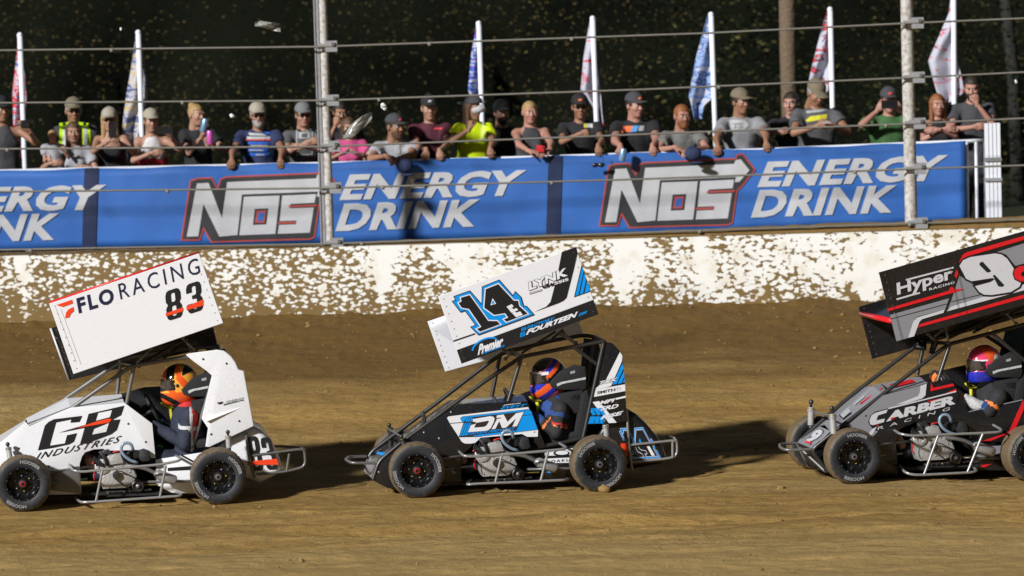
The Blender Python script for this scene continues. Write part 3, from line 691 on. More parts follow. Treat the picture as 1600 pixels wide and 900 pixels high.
mat('wood_gloom', (.006, .007, .004), .95, var=.5, scale=1.2, spec=.05)  # darkness of the night put into the colour of the inner wood
def leaves(name, n_, xr, yr, zr, m, size, back):
    P = np.stack([rng.uniform(*xr, n_), rng.uniform(*yr, n_), rng.uniform(*zr, n_)], 1)
    keep = np.array([mnoise.noise(Vector((p[0]*.55, p[1]*.4, p[2]*.7))) > -.25+.1*random.random() for p in P]); P = P[keep]; k = len(P)
    L = rng.uniform(.6, 1.5, k)*size; W_ = L*rng.uniform(.28, .5, k)
    a = rng.uniform(-.6, .6, k); ti = rng.uniform(-.8, .8, k); yw = rng.uniform(-1, 1, k)
    ux = np.stack([np.cos(a)*np.cos(yw), np.sin(yw)*np.cos(a), np.sin(a)], 1); vx = np.stack([-np.sin(a), np.sin(ti), np.cos(a)], 1); vx /= np.linalg.norm(vx, axis=1)[:, None]
    V = np.empty((k, 4, 3)); V[:, 0] = P-ux*L[:, None]/2; V[:, 1] = P-vx*W_[:, None]/2+ux*L[:, None]*.05; V[:, 2] = P+ux*L[:, None]/2; V[:, 3] = P+vx*W_[:, None]/2
    V = V.reshape(-1, 3); F = np.arange(4*k).reshape(-1, 4); off_ = len(V)
    vs = V.tolist(); fs = F.tolist(); mi = [0]*k
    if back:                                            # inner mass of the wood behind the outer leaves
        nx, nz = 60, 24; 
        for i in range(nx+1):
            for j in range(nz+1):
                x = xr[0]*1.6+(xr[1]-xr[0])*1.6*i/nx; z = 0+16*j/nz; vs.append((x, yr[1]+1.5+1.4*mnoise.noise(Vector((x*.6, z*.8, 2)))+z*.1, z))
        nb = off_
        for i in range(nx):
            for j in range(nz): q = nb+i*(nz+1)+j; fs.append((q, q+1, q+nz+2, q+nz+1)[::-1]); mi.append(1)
        for sx in (0, nx):                              # depth behind
            pass
    o = mesh_obj(name, vs, fs, [m, 'wood_gloom'], mi=mi, smooth=back); return o
wd = leaves('wood', 110000, (-8.5, 9.5), (53, 57), (BACK_Z-.2, 5.6), 'night_leaves', .031, True); tag(wd, 'dark wood behind the crowd, almost black in the night', 'wood', kind='stuff')
sh = leaves('undergrowth', 14000, (1.5, 9.5), (51.5, 53), (BACK_Z-.2, 4.8), 'night_leaves_green', .06, False); tag(sh, 'dim green leaves at the edge of the wood on the right', 'leaves', kind='stuff')
for px, r_, lb in ((1583, .075, 'thin pale tree trunk in the dark wood at the far right'),):
    p = at(px, 120, 52.6); b = MB(); b.tube([(p.x+.05, p.y, BACK_Z-.1), (p.x, p.y, 2.6), (p.x-.12, p.y+.1, 4.2), (p.x-.05, p.y+.2, 7)], [r_*1.2, r_, r_*.9, r_*.5], 'trunk_dark', 9)
    t = empty('tree', (0, 0, 0)); tag(t, lb, 'tree'); b.build('trunk', t)
    c = leaves('crown', 500, (p.x-1.6, p.x+1.6), (p.y-.8, p.y+1.4), (5, 8), 'night_leaves_green', .08, False); c.parent = t

# ------------------------------------------------------------ people
mat('skin', (.36, .195, .13), .55, var=.08); mat('skin_tan', (.29, .145, .085), .55, var=.08); mat('skin_dark', (.20, .10, .06), .55, var=.08); mat('skin_pink', (.40, .20, .145), .55, var=.08)
mat('eye_white', (.7, .68, .65), .3); mat('eye_dark', (.02, .014, .01), .3); mat('lips', (.34, .11, .09), .5)
mat('hair_dark', (.022, .014, .009), .55, var=.3, bump=.5, scale=60); mat('hair_brown', (.09, .05, .025), .5, var=.3, bump=.5, scale=60); mat('hair_blond', (.36, .23, .09), .5, var=.3, bump=.5, scale=60); mat('hair_red', (.24, .085, .025), .5, var=.3, bump=.5, scale=60); mat('hair_grey', (.3, .28, .26), .6, var=.3)
def cloth(n, c): return mat(n, c, .85, var=.18, scale=22, bump=.5)
for n_, c_ in (('cloth_black', (.014, .014, .016)), ('cloth_charcoal', (.05, .05, .055)), ('cloth_darkgrey', (.085, .085, .09)), ('cloth_grey', (.24, .24, .25)), ('cloth_lightgrey', (.34, .34, .36)), ('cloth_olivegrey', (.15, .15, .14)), ('cloth_white', (.58, .57, .56)), ('cloth_navy', (.02, .03, .085)), ('cloth_maroon', (.075, .012, .025)), ('cloth_neon', (.62, .78, .0)), ('cloth_hivis', (.50, .75, .0)), ('cloth_pink', (.52, .07, .20)), ('cloth_green', (.045, .12, .035)), ('cloth_red', (.55, .02, .04)), ('cloth_denim', (.05, .075, .13)), ('cap_tan', (.33, .30, .23)), ('cap_camo', (.17, .14, .09)), ('cap_grey', (.16, .16, .16)), ('cloth_khaki', (.30, .25, .18)),
               ('print_white', (.42, .42, .42)), ('print_grey', (.35, .36, .36)), ('print_blue', (.02, .12, .55)), ('print_orange', (.75, .17, .06)), ('print_lightblue', (.08, .30, .65)), ('print_yellow', (.60, .55, .03)), ('print_red', (.6, .05, .06)), ('print_silver', (.5, .52, .5))): cloth(n_, c_)
mat('phone_black', (.015, .015, .017), .2); mat('can_blue', (.25, .45, .65), .3, .5); mat('can_pink', (.62, .12, .45), .3, .3); mat('case_red', (.65, .03, .04), .4)
TPL = {}
def tpl(name, fn):
    if name not in TPL: TPL[name] = fn()
    return TPL[name]
def head_tpl():
    s = SDF((-.12, -.15, -.20), (.12, .14, .16), .0062)
    s.ell((0, .012, .028), (.074, .093, .088), k=0); s.ell((0, -.03, -.045), (.056, .058, .068), k=.035); s.ell((0, -.062, -.092), (.026, .024, .020), k=.03)
    s.ell((.036, -.058, -.018), (.026, .03, .024), k=.03); s.ell((-.036, -.058, -.018), (.026, .03, .024), k=.03)
    s.cap((-.03, -.078, .034), (.03, -.078, .034), .012, k=.02)
    for x in (-.031, .031): s.ell((x, -.094, .010), (.017, .016, .011), k=.012, op='sub')
    s.cap((0, -.086, .022), (0, -.108, -.022), .008, .0125, k=.010); s.cap((-.012, -.094, -.026), (.012, -.094, -.026), .009, k=.008)
    s.ell((0, -.088, -.056), (.024, .010, .010), k=.012)
    for x in (-.076, .076): s.ell((x, .012, .0), (.011, .024, .034), k=.008)
    s.cap((0, .022, -.06), (0, .04, -.17), .056, .06, k=.03)
    V, F = s.mesh(); V = V.tolist(); F = [tuple(f) for f in F]; mi = [0]*len(F)
    def add(c, r, m):
        b = MB(); b.ball(c, r, 'lips', 8, 6); n = len(V); V.extend(b.v); F.extend(tuple(n+i for i in f) for f in b.f); mi.extend([m]*len(b.f))
    for x in (-.031, .031):
        add((x, -.078, .010), (.0135, .010, .009), 1); add((x, -.0875, .010), (.006, .003, .006), 2); add((x, -.092, .028), (.017, .007, .0042), 2)
    add((0, -.0955, -.052), (.021, .006, .0045), 3); add((0, -.094, -.060), (.017, .006, .005), 3)
    return np.array(V), F, mi
def hair_tpl(kind):
    def f():
        lo = (-.16, -.14, -.36 if kind == 'long' else -.2); s = SDF(lo, (.16, .2, .17), .0085)
        s.ell((0, .016, .034), (.083, .100, .094), k=0)
        if kind == 'long':
            for x in (-.062, .062):
                s.cap((x, .0, .03), (x*1.15, -.005, -.22), .034, .026, k=.03); s.cap((x*.6, .05, .03), (x*.8, .06, -.27), .045, .03, k=.03)
        if kind == 'pony': s.cap((0, .10, .05), (0, .13, -.16), .032, .014, k=.02)
        if kind == 'bun': s.ell((0, .09, .10), (.04, .04, .04), k=.02)
        s.boxcut((-.066, -.2, -.4), (.066, -.030, .058)); s.boxcut((-.2, -.2, -.4), (.2, -.055, .045))
        if kind in ('short', 'bun', 'pony'): s.boxcut((-.2, -.2, -.4), (.2, .035, .0)); s.boxcut((-.2, -.2, -.4), (.2, .2, -.20))
        if kind == 'short': s.cut((0, 0, -.055), (0, 0, -1))
        for i in range(3): s.f += 0
        V, F = s.mesh(); return V, [tuple(q) for q in F]
    return f
def cap_tpl():
    s = SDF((-.13, -.24, -.02), (.13, .16, .17), .007)
    s.ell((0, .012, .045), (.088, .108, .088), k=0); s.cut((0, 0, .035), (0, .12, -1))
    s.ell((0, -.115, .040), (.072, .085, .009), k=.012); s.ell((0, .012, .132), (.009, .009, .006), k=.004)
    V, F = s.mesh(); V[:, 2] += np.where(V[:, 1] < -.08, -((V[:, 0])**2)*3, 0); return V, [tuple(q) for q in F]
def beard_tpl():
    s = SDF((-.11, -.15, -.17), (.11, .1, .05), .0065); s.ell((0, -.03, -.05), (.063, .068, .074), k=0); s.ell((0, -.068, -.094), (.033, .03, .026), k=.03)
    s.cut((0, 0, -.022), (0, .25, 1)); s.cut((0, .02, 0), (0, 1, 0)); s.ell((0, -.10, -.054), (.02, .03, .010), k=.004, op='sub'); s.ell((0, -.1, -.02), (.016, .05, .016), k=.004, op='sub')
    V, F = s.mesh(); return V, [tuple(q) for q in F]
def glasses_tpl():
    b = MB()
    for x in (-.033, .033): b.ball((x, -.099, .012), (.024, .006, .017), 'phone_black', 10, 6)
    b.tube([(-.075, .0, .016), (-.070, -.085, .018), (-.02, -.104, .018), (.02, -.104, .018), (.070, -.085, .018), (.075, .0, .016)], .0035, 'phone_black', 6); return np.array(b.v), b.f
def hand_tpl(kind):
    """wrist at the origin, fingers along -Z, palm facing -Y, thumb towards +X"""
    def f():
        c = {'relaxed': (.35, .45, .35), 'grip': (1.0, .9, .6), 'fist': (1.35, 1.5, .9), 'flat': (.08, .12, .1)}[kind]
        s = SDF((-.075, -.12, -.22), (.10, .06, .035), .0048)
        s.cap((0, 0, .02), (0, 0, -.015), .026, .025, k=0); s.ell((0, .0, -.055), (.040, .0155, .050), k=.02); s.ell((.022, -.010, -.04), (.018, .016, .032), k=.015)
        for i, (x, l, r) in enumerate(((.030, .072, .0092), (.010, .080, .0096), (-.011, .074, .0092), (-.030, .058, .0082))):
            p = np.array((x, 0., -.095+abs(i-1.2)*.005)); a = 0.
            s.cap((x*.8, 0, -.06), p, r*1.1, r*1.05, k=.008)
            for q, fr in ((c[0], .45), (c[1], .32), (c[2], .26)):
                a += q; d = np.array((x*.6*(1-min(1, a)), -math.sin(a), -math.cos(a))); e = p+d*l*fr; s.cap(p, e, r, r*.92, k=.003); p = e
        t = 1 if kind != 'flat' else .2
        s.cap((.022, -.006, -.03), (.050, -.018*t, -.062), .0125, .0115, k=.012); s.cap((.050, -.018*t, -.062), (.056-.018*t, -.030-.022*t, -.094), .0110, .0092, k=.004)
        V, F = s.mesh(); return V, [tuple(q) for q in F]
    return f
def frame3(zdir, ydir):
    z = np.array(zdir, float); z /= np.linalg.norm(z); y = np.array(ydir, float); y -= z*(y@z); n = np.linalg.norm(y); y = y/n if n > 1e-4 else np.array((1., 0, 0)); x = np.cross(y, z); return np.stack([x, y, z], 1)
def rotm(yaw, pitch=0, roll=0): return np.array(Matrix.Rotation(yaw, 3, 'Z') @ Matrix.Rotation(pitch, 3, 'X') @ Matrix.Rotation(roll, 3, 'Y'))
def ik(S, W, l1, l2, hint):
    S = np.array(S, float); W = np.array(W, float); d = W-S; D = np.linalg.norm(d)
    if D > (l1+l2)*.985: k = D/((l1+l2)*.985); l1 *= k; l2 *= k
    D = max(D, abs(l1-l2)*1.05+.01); a = (l1*l1-l2*l2+D*D)/(2*D); h = math.sqrt(max(0, l1*l1-a*a)); u = d/np.linalg.norm(d)
    hn = np.array(hint, float); hn -= u*(hn@u); hn /= max(1e-6, np.linalg.norm(hn)); return S+u*a+hn*h
def build_person(name, J, skin, sex, headM, headC, hands, sc=1., face=True, neckr=1., glove=0):
    """J: joints; one continuous body surface, head and hands modelled finer"""
    P = {k: np.array(v, float) for k, v in J.items()}; allp = np.array(list(P.values())); s = SDF(allp.min(0)-.25*sc, allp.max(0)+.22*sc, .0165)
    pel, chest, neck = P['pelvis'], P['chest'], P['neck']; up = (neck-pel)/np.linalg.norm(neck-pel); lat = P['shR']-P['shL']; bw = np.linalg.norm(lat)/.38; T = frame3(up, np.cross(up, lat)); B = s_build[0]
    s.ell(pel+up*.02, np.array((.165*B, .115*B, .13))*sc, T, k=0); s.ell((pel*.55+chest*.45), np.array((.14*B, .105*B, .17))*sc, T, k=.06); s.ell(chest, np.array((.165*B if sex == 'm' else .145*B, .112*B, .17))*sc, T, k=.06)
    if sex == 'f':
        fr = -T[:, 1] if T[:, 1][1] > 0 else T[:, 1]
        for q in (-1, 1): s.ell(chest+fr*.085*sc+T[:, 0]*q*.062*sc-up*.01, np.array((.058, .055, .058))*sc, k=.03)
    s.cap(P['shL'], P['shR'], .052*sc, k=.05); s.cap(chest+up*.1*sc, neck, .065*sc, .055*sc, k=.05); s.cap(neck-up*.02, neck*.35+headC*.65, .055*sc*neckr, .052*sc*neckr, k=.03)
    for q in 'LR':
        s.cap(P['sh'+q], P['el'+q], .045*sc*B, .035*sc*B, k=.025); s.cap(P['el'+q], P['wr'+q], .036*sc*B, .0235*sc, k=.012)
        if 'kn'+q in P: s.cap(P['hip'+q], P['kn'+q], .085*sc*B, .056*sc, k=.03); s.cap(P['kn'+q], P['an'+q], .054*sc, .036*sc, k=.02); s.cap(P['an'+q], P['toe'+q], .04*sc, .032*sc, k=.02)
    V, F = s.mesh(); V = V.tolist(); F = [tuple(f) for f in F]; mi = [0]*len(F)
    def app(v, f, m):
        n = len(V); V.extend(v.tolist()); F.extend(tuple(n+i for i in q) for q in f); mi.extend(m if isinstance(m, list) else [m]*len(f))
    if face:
        hv, hf, hm = tpl('head', head_tpl); fx = random.Random(int(headC[0]*1000)); hv = hv*np.array((fx.uniform(.93, 1.04), fx.uniform(.97, 1.03), fx.uniform(.96, 1.05))); hv[:, 0] *= 1+np.clip(-hv[:, 2]-.02, 0, .1)*fx.uniform(-1.5, 2.0); app((hv*sc) @ headM.T+headC, hf, hm)
    for q in 'LR':
        kind, d, pn = hands[q]; hv, hf = tpl('hand'+kind, hand_tpl(kind)); hv = hv*sc*.93
        M = frame3(-np.array(d, float), -np.array(pn, float)); tx = M[:, 0]
        if q == 'R': hv = hv*np.array((-1, 1, 1)); hf = [f[::-1] for f in hf]
        app(hv @ M.T+P['wr'+q], hf, glove)
    return V, F, mi
s_build = [1.]
def garment(name, parent, org, m, fn, lo, hi, h=.016):
    s = SDF(lo, hi, h); fn(s); V, F = s.mesh()
    if len(V) == 0: return None
    return mesh_obj(name, (V-org).tolist(), [tuple(f) for f in F], m, parent)
def attach(name, parent, org, m, T, headM, headC, sc, extra=1.):
    V, F = T; return mesh_obj(name, ((np.asarray(V)*sc*extra) @ headM.T+headC-org).tolist(), F, m, parent)
CROWD = 'spectators standing along the barrier'
DY = .35
at_front = at
def at(px, py, Y): return at_front(px, py, Y+DY)
def spectator(label, hx, hy, Y=43.55, yaw=0, pitch=3, tilt=0, H=1.76, build=1., sex='m', skin='skin', shirt='cloth_black', kind='tee', trousers='cloth_denim', hair=('short', 'hair_dark'), cap=None, capflip=False, beard=None, glasses=False, L=None, Rr=None, elL=(-.5, .7, -.6), elR=(.5, .7, -.6), prints=(), lean=None, by=0, base=BACK_Z, sleeve=.55, extra_hair=None, capmark=None, waist=0.):
    """L and Rr: hands of the picture's left and right side: (px, py, Y, kind, dir, palm)"""
    s_build[0] = build; sc = H/1.76*.90; hc = np.array(at(hx, hy, Y)); k = sc
    sp = .56*k; pelz = base+.93*k; neck = hc+np.array((0, .045, -.165))*k; dz = neck[2]-pelz
    dy = math.sqrt(max(.0004, sp*sp-dz*dz)) if dz < sp else .02
    if dz > sp*1.02 : pelz = neck[2]-sp
    if lean is not None: dy = lean
    pel = np.array((hc[0]+by, neck[1]+dy, pelz)); up = (neck-pel)/np.linalg.norm(neck-pel)
    if dz < 0.25*sp: pel[2] = neck[2]-.42*sp
    bl = R(yaw)*.25; lat = np.array((math.cos(bl), math.sin(bl), 0)); fr = np.array((math.sin(bl), -math.cos(bl), 0))
    chest = pel*.32+neck*.68; sw = (.172 if sex == 'm' else .150)*k*(.75+.25*build); sh = neck-up*.055*k
    J = dict(pelvis=pel, chest=chest, neck=neck, shL=sh-lat*sw, shR=sh+lat*sw)
    for q, sg in (('L', -1), ('R', 1)):
        hip = pel+lat*sg*.09*k-np.array((0, 0, .06*k)); an = np.array((pel[0]+sg*.11*k, pel[1]+.02+.03*sg, base+.07)); kn = (hip+an)/2+fr*.03; J['hip'+q] = hip; J['kn'+q] = kn; J['an'+q] = an; J['toe'+q] = an+fr*.15*k-np.array((0, 0, .035))
    hands = {}
    for q, spec, hint in (('L', L, elL), ('R', Rr, elR)):
        if spec is None: wr = J['sh'+q]+np.array(((-.04 if q == 'L' else .04), .0, -.50*k)); hd = ('relaxed', (0, -.1, -1), ((1 if q == 'L' else -1), 0, 0))
        else:
            px, py, hy_, kd, d, pn = spec; wr = np.array(at(px, py, hy_)); hd = (kd, d, pn); dd = np.array(d, float); wr = wr-dd/np.linalg.norm(dd)*.07*k
        J['wr'+q] = wr; J['el'+q] = ik(J['sh'+q], wr, .285*k, .255*k, hint); hands[q] = hd
    hM = rotm(R(yaw), R(pitch), R(tilt)); org = np.array((pel[0], pel[1], base))
    V, F, mi = build_person('person', J, skin, sex, hM, hc, hands, sc)
    hc_ = (extra_hair or hair[1] if hair else 'hair_dark')
    o = mesh_obj('person', (np.array(V)-org).tolist(), F, [skin, 'eye_white', hair[1] if hair else 'eye_dark', 'lips'], mi=mi, loc=tuple(org)); tag(o, label, 'person', CROWD)
    T = frame3(up, np.cross(up, lat)); B = build; ptsb = np.array([J[x] for x in ('pelvis', 'neck', 'shL', 'shR', 'elL', 'elR')]); lo = ptsb.min(0)-.24; hi = ptsb.max(0)+.2
    def fshirt(s):
        g = .014*k
        s.ell(pel+up*.02, np.array((.172*B, .122*B, .14))*sc+g*.6, T, k=0); s.ell((pel*.55+chest*.45), np.array((.15*B, .115*B, .17))*sc+g, T, k=.06); s.ell(chest, np.array((.165*B if sex == 'm' else .146*B, .113*B, .17))*sc+g, T, k=.06)
        if sex == 'f':
            for q in (-1, 1): s.ell(chest+fr*.085*sc+T[:, 0]*q*.062*sc-up*.01, np.array((.06, .057, .06))*sc+g*.4, k=.03)
        if kind != 'tank': s.cap(J['shL'], J['shR'], .052*sc+g, k=.05)
        s.cap(chest+up*.1*sc, neck-up*.01, .072*sc+g*.5, .062*sc+g*.4, k=.05)
        if kind == 'tank':
            for q in 'LR':
                s.ell(J['sh'+q]+lat*(.03 if q == 'R' else -.03), (.085*k, .2, .13*k), k=.01, op='sub')
        if kind == 'crop': s.cut(chest+up*.06*k, up)
        if kind in ('tee', 'long'):
            for q in 'LR':
                e = J['sh'+q]*(1-sleeve)+J['el'+q]*sleeve
                if kind == 'long': s.cap(J['sh'+q], J['el'+q], .053*sc*B+g, .045*sc*B+g, k=.025); s.cap(J['el'+q], J['wr'+q], .045*sc*B+g, .034*sc+g*.6, k=.012, flat=True)
                else: s.cap(J['sh'+q], e, .050*sc*B+g, .050*sc*B+g*1.3, k=.025, flat=True)
        s.cut(pel-up*(.11-waist if kind != 'crop' else -.19)*k, -up); s.ell(neck+up*.05*k+fr*.015, (.062*k, .07*k, .05*k), T, k=.008, op='sub')
        N = mnoise.noise                              # cloth folds
        gx_, gy_, gz_ = np.meshgrid(*s.ax, indexing='ij'); s.f += .0045*np.sin(gx_*38+gz_*22+hx)*np.sin(gz_*31-gx_*9+hy)
    sh_o = garment('shirt', o, org, shirt, fshirt, lo, hi)
    def ftr(s):
        g = .013; s.ell(pel+up*.0-np.array((0, 0, .03)), np.array((.168*B, .12*B, .125))*sc+g, k=0)
        for q in 'LR': s.cap(J['hip'+q], J['kn'+q], .09*sc*B+g, .062*sc+g, k=.03); s.cap(J['kn'+q], J['an'+q]+np.array((0, 0, .03)), .06*sc+g, .05*sc+g, k=.02, flat=True)
        if waist: s.ell(pel+up*.20*k, np.array((.150*B, .125*B, .34))*sc+g*1.3, T, k=.05)
        s.cut(pel+np.array((0, 0, (.1 if kind != 'crop' else .06)+waist))*k, (0, 0, 1))
    lp = np.array([J[x] for x in ('pelvis', 'anL', 'anR', 'knL', 'knR')]); garment('trousers', o, org, trousers, ftr, lp.min(0)-.2, lp.max(0)+.22+waist, .02)
    if hair: attach('hair', o, org, hair[1], tpl('hair'+hair[0], hair_tpl(hair[0])), hM, hc, sc)
    if cap:
        cM = hM @ (rotm(math.pi) if capflip else np.eye(3)); c_o = attach('cap', o, org, cap, tpl('cap', cap_tpl), cM, hc+hM @ np.array((0, 0, .016*sc)), sc, 1.03)
        if capmark:
            b = MB(); b.ball((0, -.092, .085), (.026, .012, .016), capmark, 8, 6); vv = (np.array(b.v)*sc) @ cM.T+hc-org; mesh_obj('badge', vv.tolist(), b.f, capmark, c_o)
    if beard: attach('beard', o, org, beard, tpl('beard', beard_tpl), hM, hc, sc)
    if glasses: attach('glasses', o, org, 'phone_black', tpl('glasses', glasses_tpl), hM, hc, sc)
    if prints and sh_o:
        bv = BVHTree.FromPolygons([tuple(v.co) for v in sh_o.data.vertices], [tuple(p.vertices) for p in sh_o.data.polygons])
        def lay(px, py, lift):
            p = at(px, py, Y); q = Vector((p.x-org[0], -2., p.z-org[2])); d = Vector((0, 1, 0)); hit = bv.ray_cast(q, d)
            return (hit[0]+Vector((0, -.004-lift, 0))) if hit[0] else Vector((q.x, neck[1]-org[1]-.12, q.z))
        D = Deco(lay, 5)
        for i, p in enumerate(prints):
            if isinstance(p[0], str): D.text(p[0], p[1], p[2], p[3], p[4], 2, bold=.03)
            else: D.poly(p[0], p[1], p[2] if len(p) > 2 else 0)
        D.build('print', sh_o)
    return o, J
def rect(x0, y0, x1, y1, s=0): return [(x0+s, y0), (x1+s, y0), (x1, y1), (x0, y1)]
DN = (0, -.45, -.9); RAIL = ('grip', (0, -.75, -.55), (0, -.55, -.8))
def rail(px, py, dx=0): return (px, py, 42.99, 'grip', (dx, -.7, -.6), (0, .55, -.85))
def flatm(px, py, Y, d, pn=(0, 1, 0), kd='relaxed'): return (px, py, Y, kd, d, pn)

spectator('man in dark tank top cut off by the left picture edge, raising a camera', 2, 172, yaw=25, sex='m', skin='skin_tan', kind='tank', shirt='cloth_charcoal', trousers='cloth_grey', hair=('short', 'hair_dark'), cap='cloth_black', Rr=flatm(40, 196, 43.25, (-.5, -.2, .8), (-.6, .5, 0)), L=None, elR=(.8, .2, -.9), H=1.8)
spectator('man in yellow high visibility vest and tan camouflage cap', 115, 174, Y=43.95, yaw=10, shirt='cloth_charcoal', hair=('short', 'hair_grey'), cap='cap_camo', glasses=True, skin='skin_tan', H=1.82, build=1.08, prints=[([(94, 192), (110, 190), (112, 260), (90, 260)], 'cloth_hivis'), ([(124, 190), (140, 192), (146, 260), (122, 260)], 'cloth_hivis'), ([(99, 191), (104, 190.5), (104, 260), (98, 260)], 'print_silver', 2), ([(131, 190.5), (136, 191.5), (139, 260), (133, 260)], 'print_silver', 2)])
spectator('long haired woman in light grey tee carrying a toddler', 115, 207, Y=43.45, yaw=5, sex='f', shirt='cloth_lightgrey', hair=('long', 'hair_brown'), skin='skin', H=1.64, L=flatm(88, 254, 43.2, (.9, -.2, .1), (0, 1, 0)), Rr=flatm(128, 262, 43.2, (-.9, -.2, 0), (0, 1, 0)), elL=(-1, 0, -.8))
spectator('toddler in grey shirt held in the arms of the long haired woman', 82, 213, Y=43.35, yaw=25, H=.95, shirt='cloth_lightgrey', hair=('short', 'hair_blond'), skin='skin_pink', base=BACK_Z+.62, L=flatm(78, 250, 43.2, (0, -.3, -1)), Rr=flatm(100, 232, 43.25, (.9, 0, 0)))
o_, J5 = spectator('long blond haired woman in pale cap and black crop top, both hands on a phone', 171, 188, yaw=0, sex='f', kind='crop', shirt='cloth_black', hair=('long', 'hair_blond'), cap='cap_tan', glasses=True, trousers='cloth_khaki', H=1.68, L=flatm(171, 214, 43.2, (.45, -.2, .7), (.6, .4, 0)), Rr=flatm(180, 214, 43.2, (-.45, -.2, .7), (-.6, .4, 0)), elL=(-1, .1, -1), elR=(1, .1, -1))
spectator('woman in white tank top and red trousers wearing a tan cap', 236, 190, yaw=15, sex='f', kind='tank', shirt='cloth_white', trousers='cloth_red', waist=.40, hair=('pony', 'hair_brown'), cap='cap_tan', H=1.68, L=flatm(246, 238, 43.3, (1, -.1, .1)), Rr=flatm(264, 205, 43.25, (-.3, -.1, .9), (-.8, .3, 0)), elR=(1, .2, -1), elL=(-1, .1, -.8))
spectator('blond woman in black tee lifting a blue drink can to her mouth', 307, 180, yaw=40, sex='f', shirt='cloth_black', hair=('bun', 'hair_blond'), H=1.68, L=flatm(317, 204, 43.3, (.2, -.2, .9), (.7, .2, 0)), Rr=flatm(328, 224, 43.25, (-.3, -.5, .5), (-.5, .5, .6)), elL=(-.4, -.1, -1), elR=(1, .2, -.9))
spectator('grey bearded man in navy printed tee and pale cap, hands on the banner', 403, 181, yaw=8, shirt='cloth_navy', build=1.12, hair=('short', 'hair_grey'), cap='cap_tan', beard='hair_grey', glasses=True, skin='skin_tan', L=rail(362, 256), Rr=rail(438, 256), elL=(-.55, .8, -.3), elR=(.55, .8, -.3), H=1.8, prints=[([(388, 207), (410, 208), (418, 212), (390, 211)], 'print_white', 0), (rect(386, 213, 422, 217), 'print_white'), (rect(385, 217, 423, 219), 'print_red', 1), (rect(388, 221, 420, 225), 'print_blue'), (rect(392, 226, 419, 229), 'print_white'), (rect(385, 231, 418, 236, 2), 'print_blue'), (rect(390, 233, 412, 235), 'print_white', 2), (rect(386, 238, 420, 243, 2), 'print_blue'), (rect(400, 240, 414, 242), 'print_white', 2), (rect(414, 206, 421, 209), 'print_blue')])
spectator('man in grey cap and glasses with crossed arms and a white square on his tee', 474, 181, yaw=12, shirt='cloth_darkgrey', hair=('short', 'hair_brown'), cap='cap_grey', glasses=True, L=flatm(492, 220, 43.28, (.9, -.1, .1)), Rr=flatm(464, 229, 43.22, (-.9, -.1, 0)), elL=(-1, 0, -.7), elR=(1, 0, -.7), H=1.78, prints=[([(463, 201), (489, 201), (489, 242), (463, 242)], 'print_grey'), (rect(465, 203, 487, 240), 'cloth_darkgrey', 1), (rect(467, 206, 485, 216), 'print_grey', 2), (rect(472, 208, 480, 214), 'cloth_darkgrey', 3)])
spectator('dark haired boy half hidden behind the fence post, chin on his hand', 532, 176, Y=43.7, yaw=12, pitch=12, skin='skin_tan', shirt='cloth_black', hair=('short', 'hair_dark'), H=1.7, L=flatm(526, 186, 43.5, (.2, -.1, .9), (.3, .9, 0), 'fist'), elL=(-.4, -.2, -1))
spectator('girl with long brown hair in pink top holding a phone at the rail', 545, 199, Y=43.4, yaw=5, pitch=15, sex='f', shirt='cloth_pink', hair=('long', 'hair_brown'), H=1.52, L=flatm(537, 240, 43.12, (.8, -.4, .2), (0, .3, 1)), Rr=flatm(556, 240, 43.12, (-.8, -.4, .2), (0, .3, 1)), elL=(-1, .1, -.8), elR=(1, .1, -.8))
spectator('bearded man in light grey tee and dark cap leaning his forearms on the banner', 617, 199, Y=43.3, yaw=42, build=1.15, shirt='cloth_lightgrey', hair=('short', 'hair_dark'), cap='cloth_charcoal', beard='hair_brown', capmark='print_red', skin='skin_tan', L=flatm(612, 246, 42.9, (.75, -.5, -.2), (0, .3, -1)), Rr=flatm(618, 249, 42.9, (-.75, -.5, -.2), (0, .3, -1)), elL=(-1, -.2, -.5), elR=(1, -.2, -.5), prints=[([(618, 218), (624, 217), (625, 240), (616, 240)], 'print_white')])
spectator('slim young man in maroon tee, black cap with a white badge', 671, 170, yaw=8, shirt='cloth_maroon', hair=('short', 'hair_brown'), cap='cloth_black', capmark='print_white', L=rail(666, 242), Rr=rail(687, 243), elL=(-.55, .8, -.3), elR=(.55, .8, -.3), H=1.8, build=.95, prints=[(rect(677, 199, 690, 202, 2), 'print_red')])
spectator('woman in neon yellow tee drinking from a cup', 738, 170, yaw=48, sex='f', shirt='cloth_neon', hair=('long', 'hair_brown'), cap='cloth_charcoal', capflip=True, skin='skin_tan', L=flatm(735, 192, 43.25, (.2, -.1, .9), (.6, .5, 0), 'fist'), Rr=rail(766, 239), elL=(-1, -.1, -.8), elR=(.55, .8, -.3), H=1.74, build=1.15, trousers='cloth_black', prints=[(rect(752, 191, 757, 220), 'print_white'), ([(753, 195), (756, 195), (756, 216), (753, 216)], 'cloth_neon', 1)])
spectator('bearded man in black hood standing back between two women', 784, 177, Y=44.0, yaw=12, shirt='cloth_black', kind='long', hair=('short', 'cloth_black'), cap='cloth_black', beard='hair_dark', skin='skin_pink', H=1.78)
spectator('blond woman in black sleeveless top with hands on the rail and a red phone case', 828, 176, Y=43.4, yaw=12, sex='f', kind='tank', shirt='cloth_charcoal', hair=('pony', 'hair_blond'), skin='skin_pink', L=flatm(835, 237, 42.95, (.7, -.5, -.1), (0, .3, -1)), Rr=flatm(851, 237, 42.95, (-.6, -.5, -.2), (0, .3, -1)), elL=(-1, .1, -.5), elR=(1, .1, -.5), H=1.72, build=1.08)
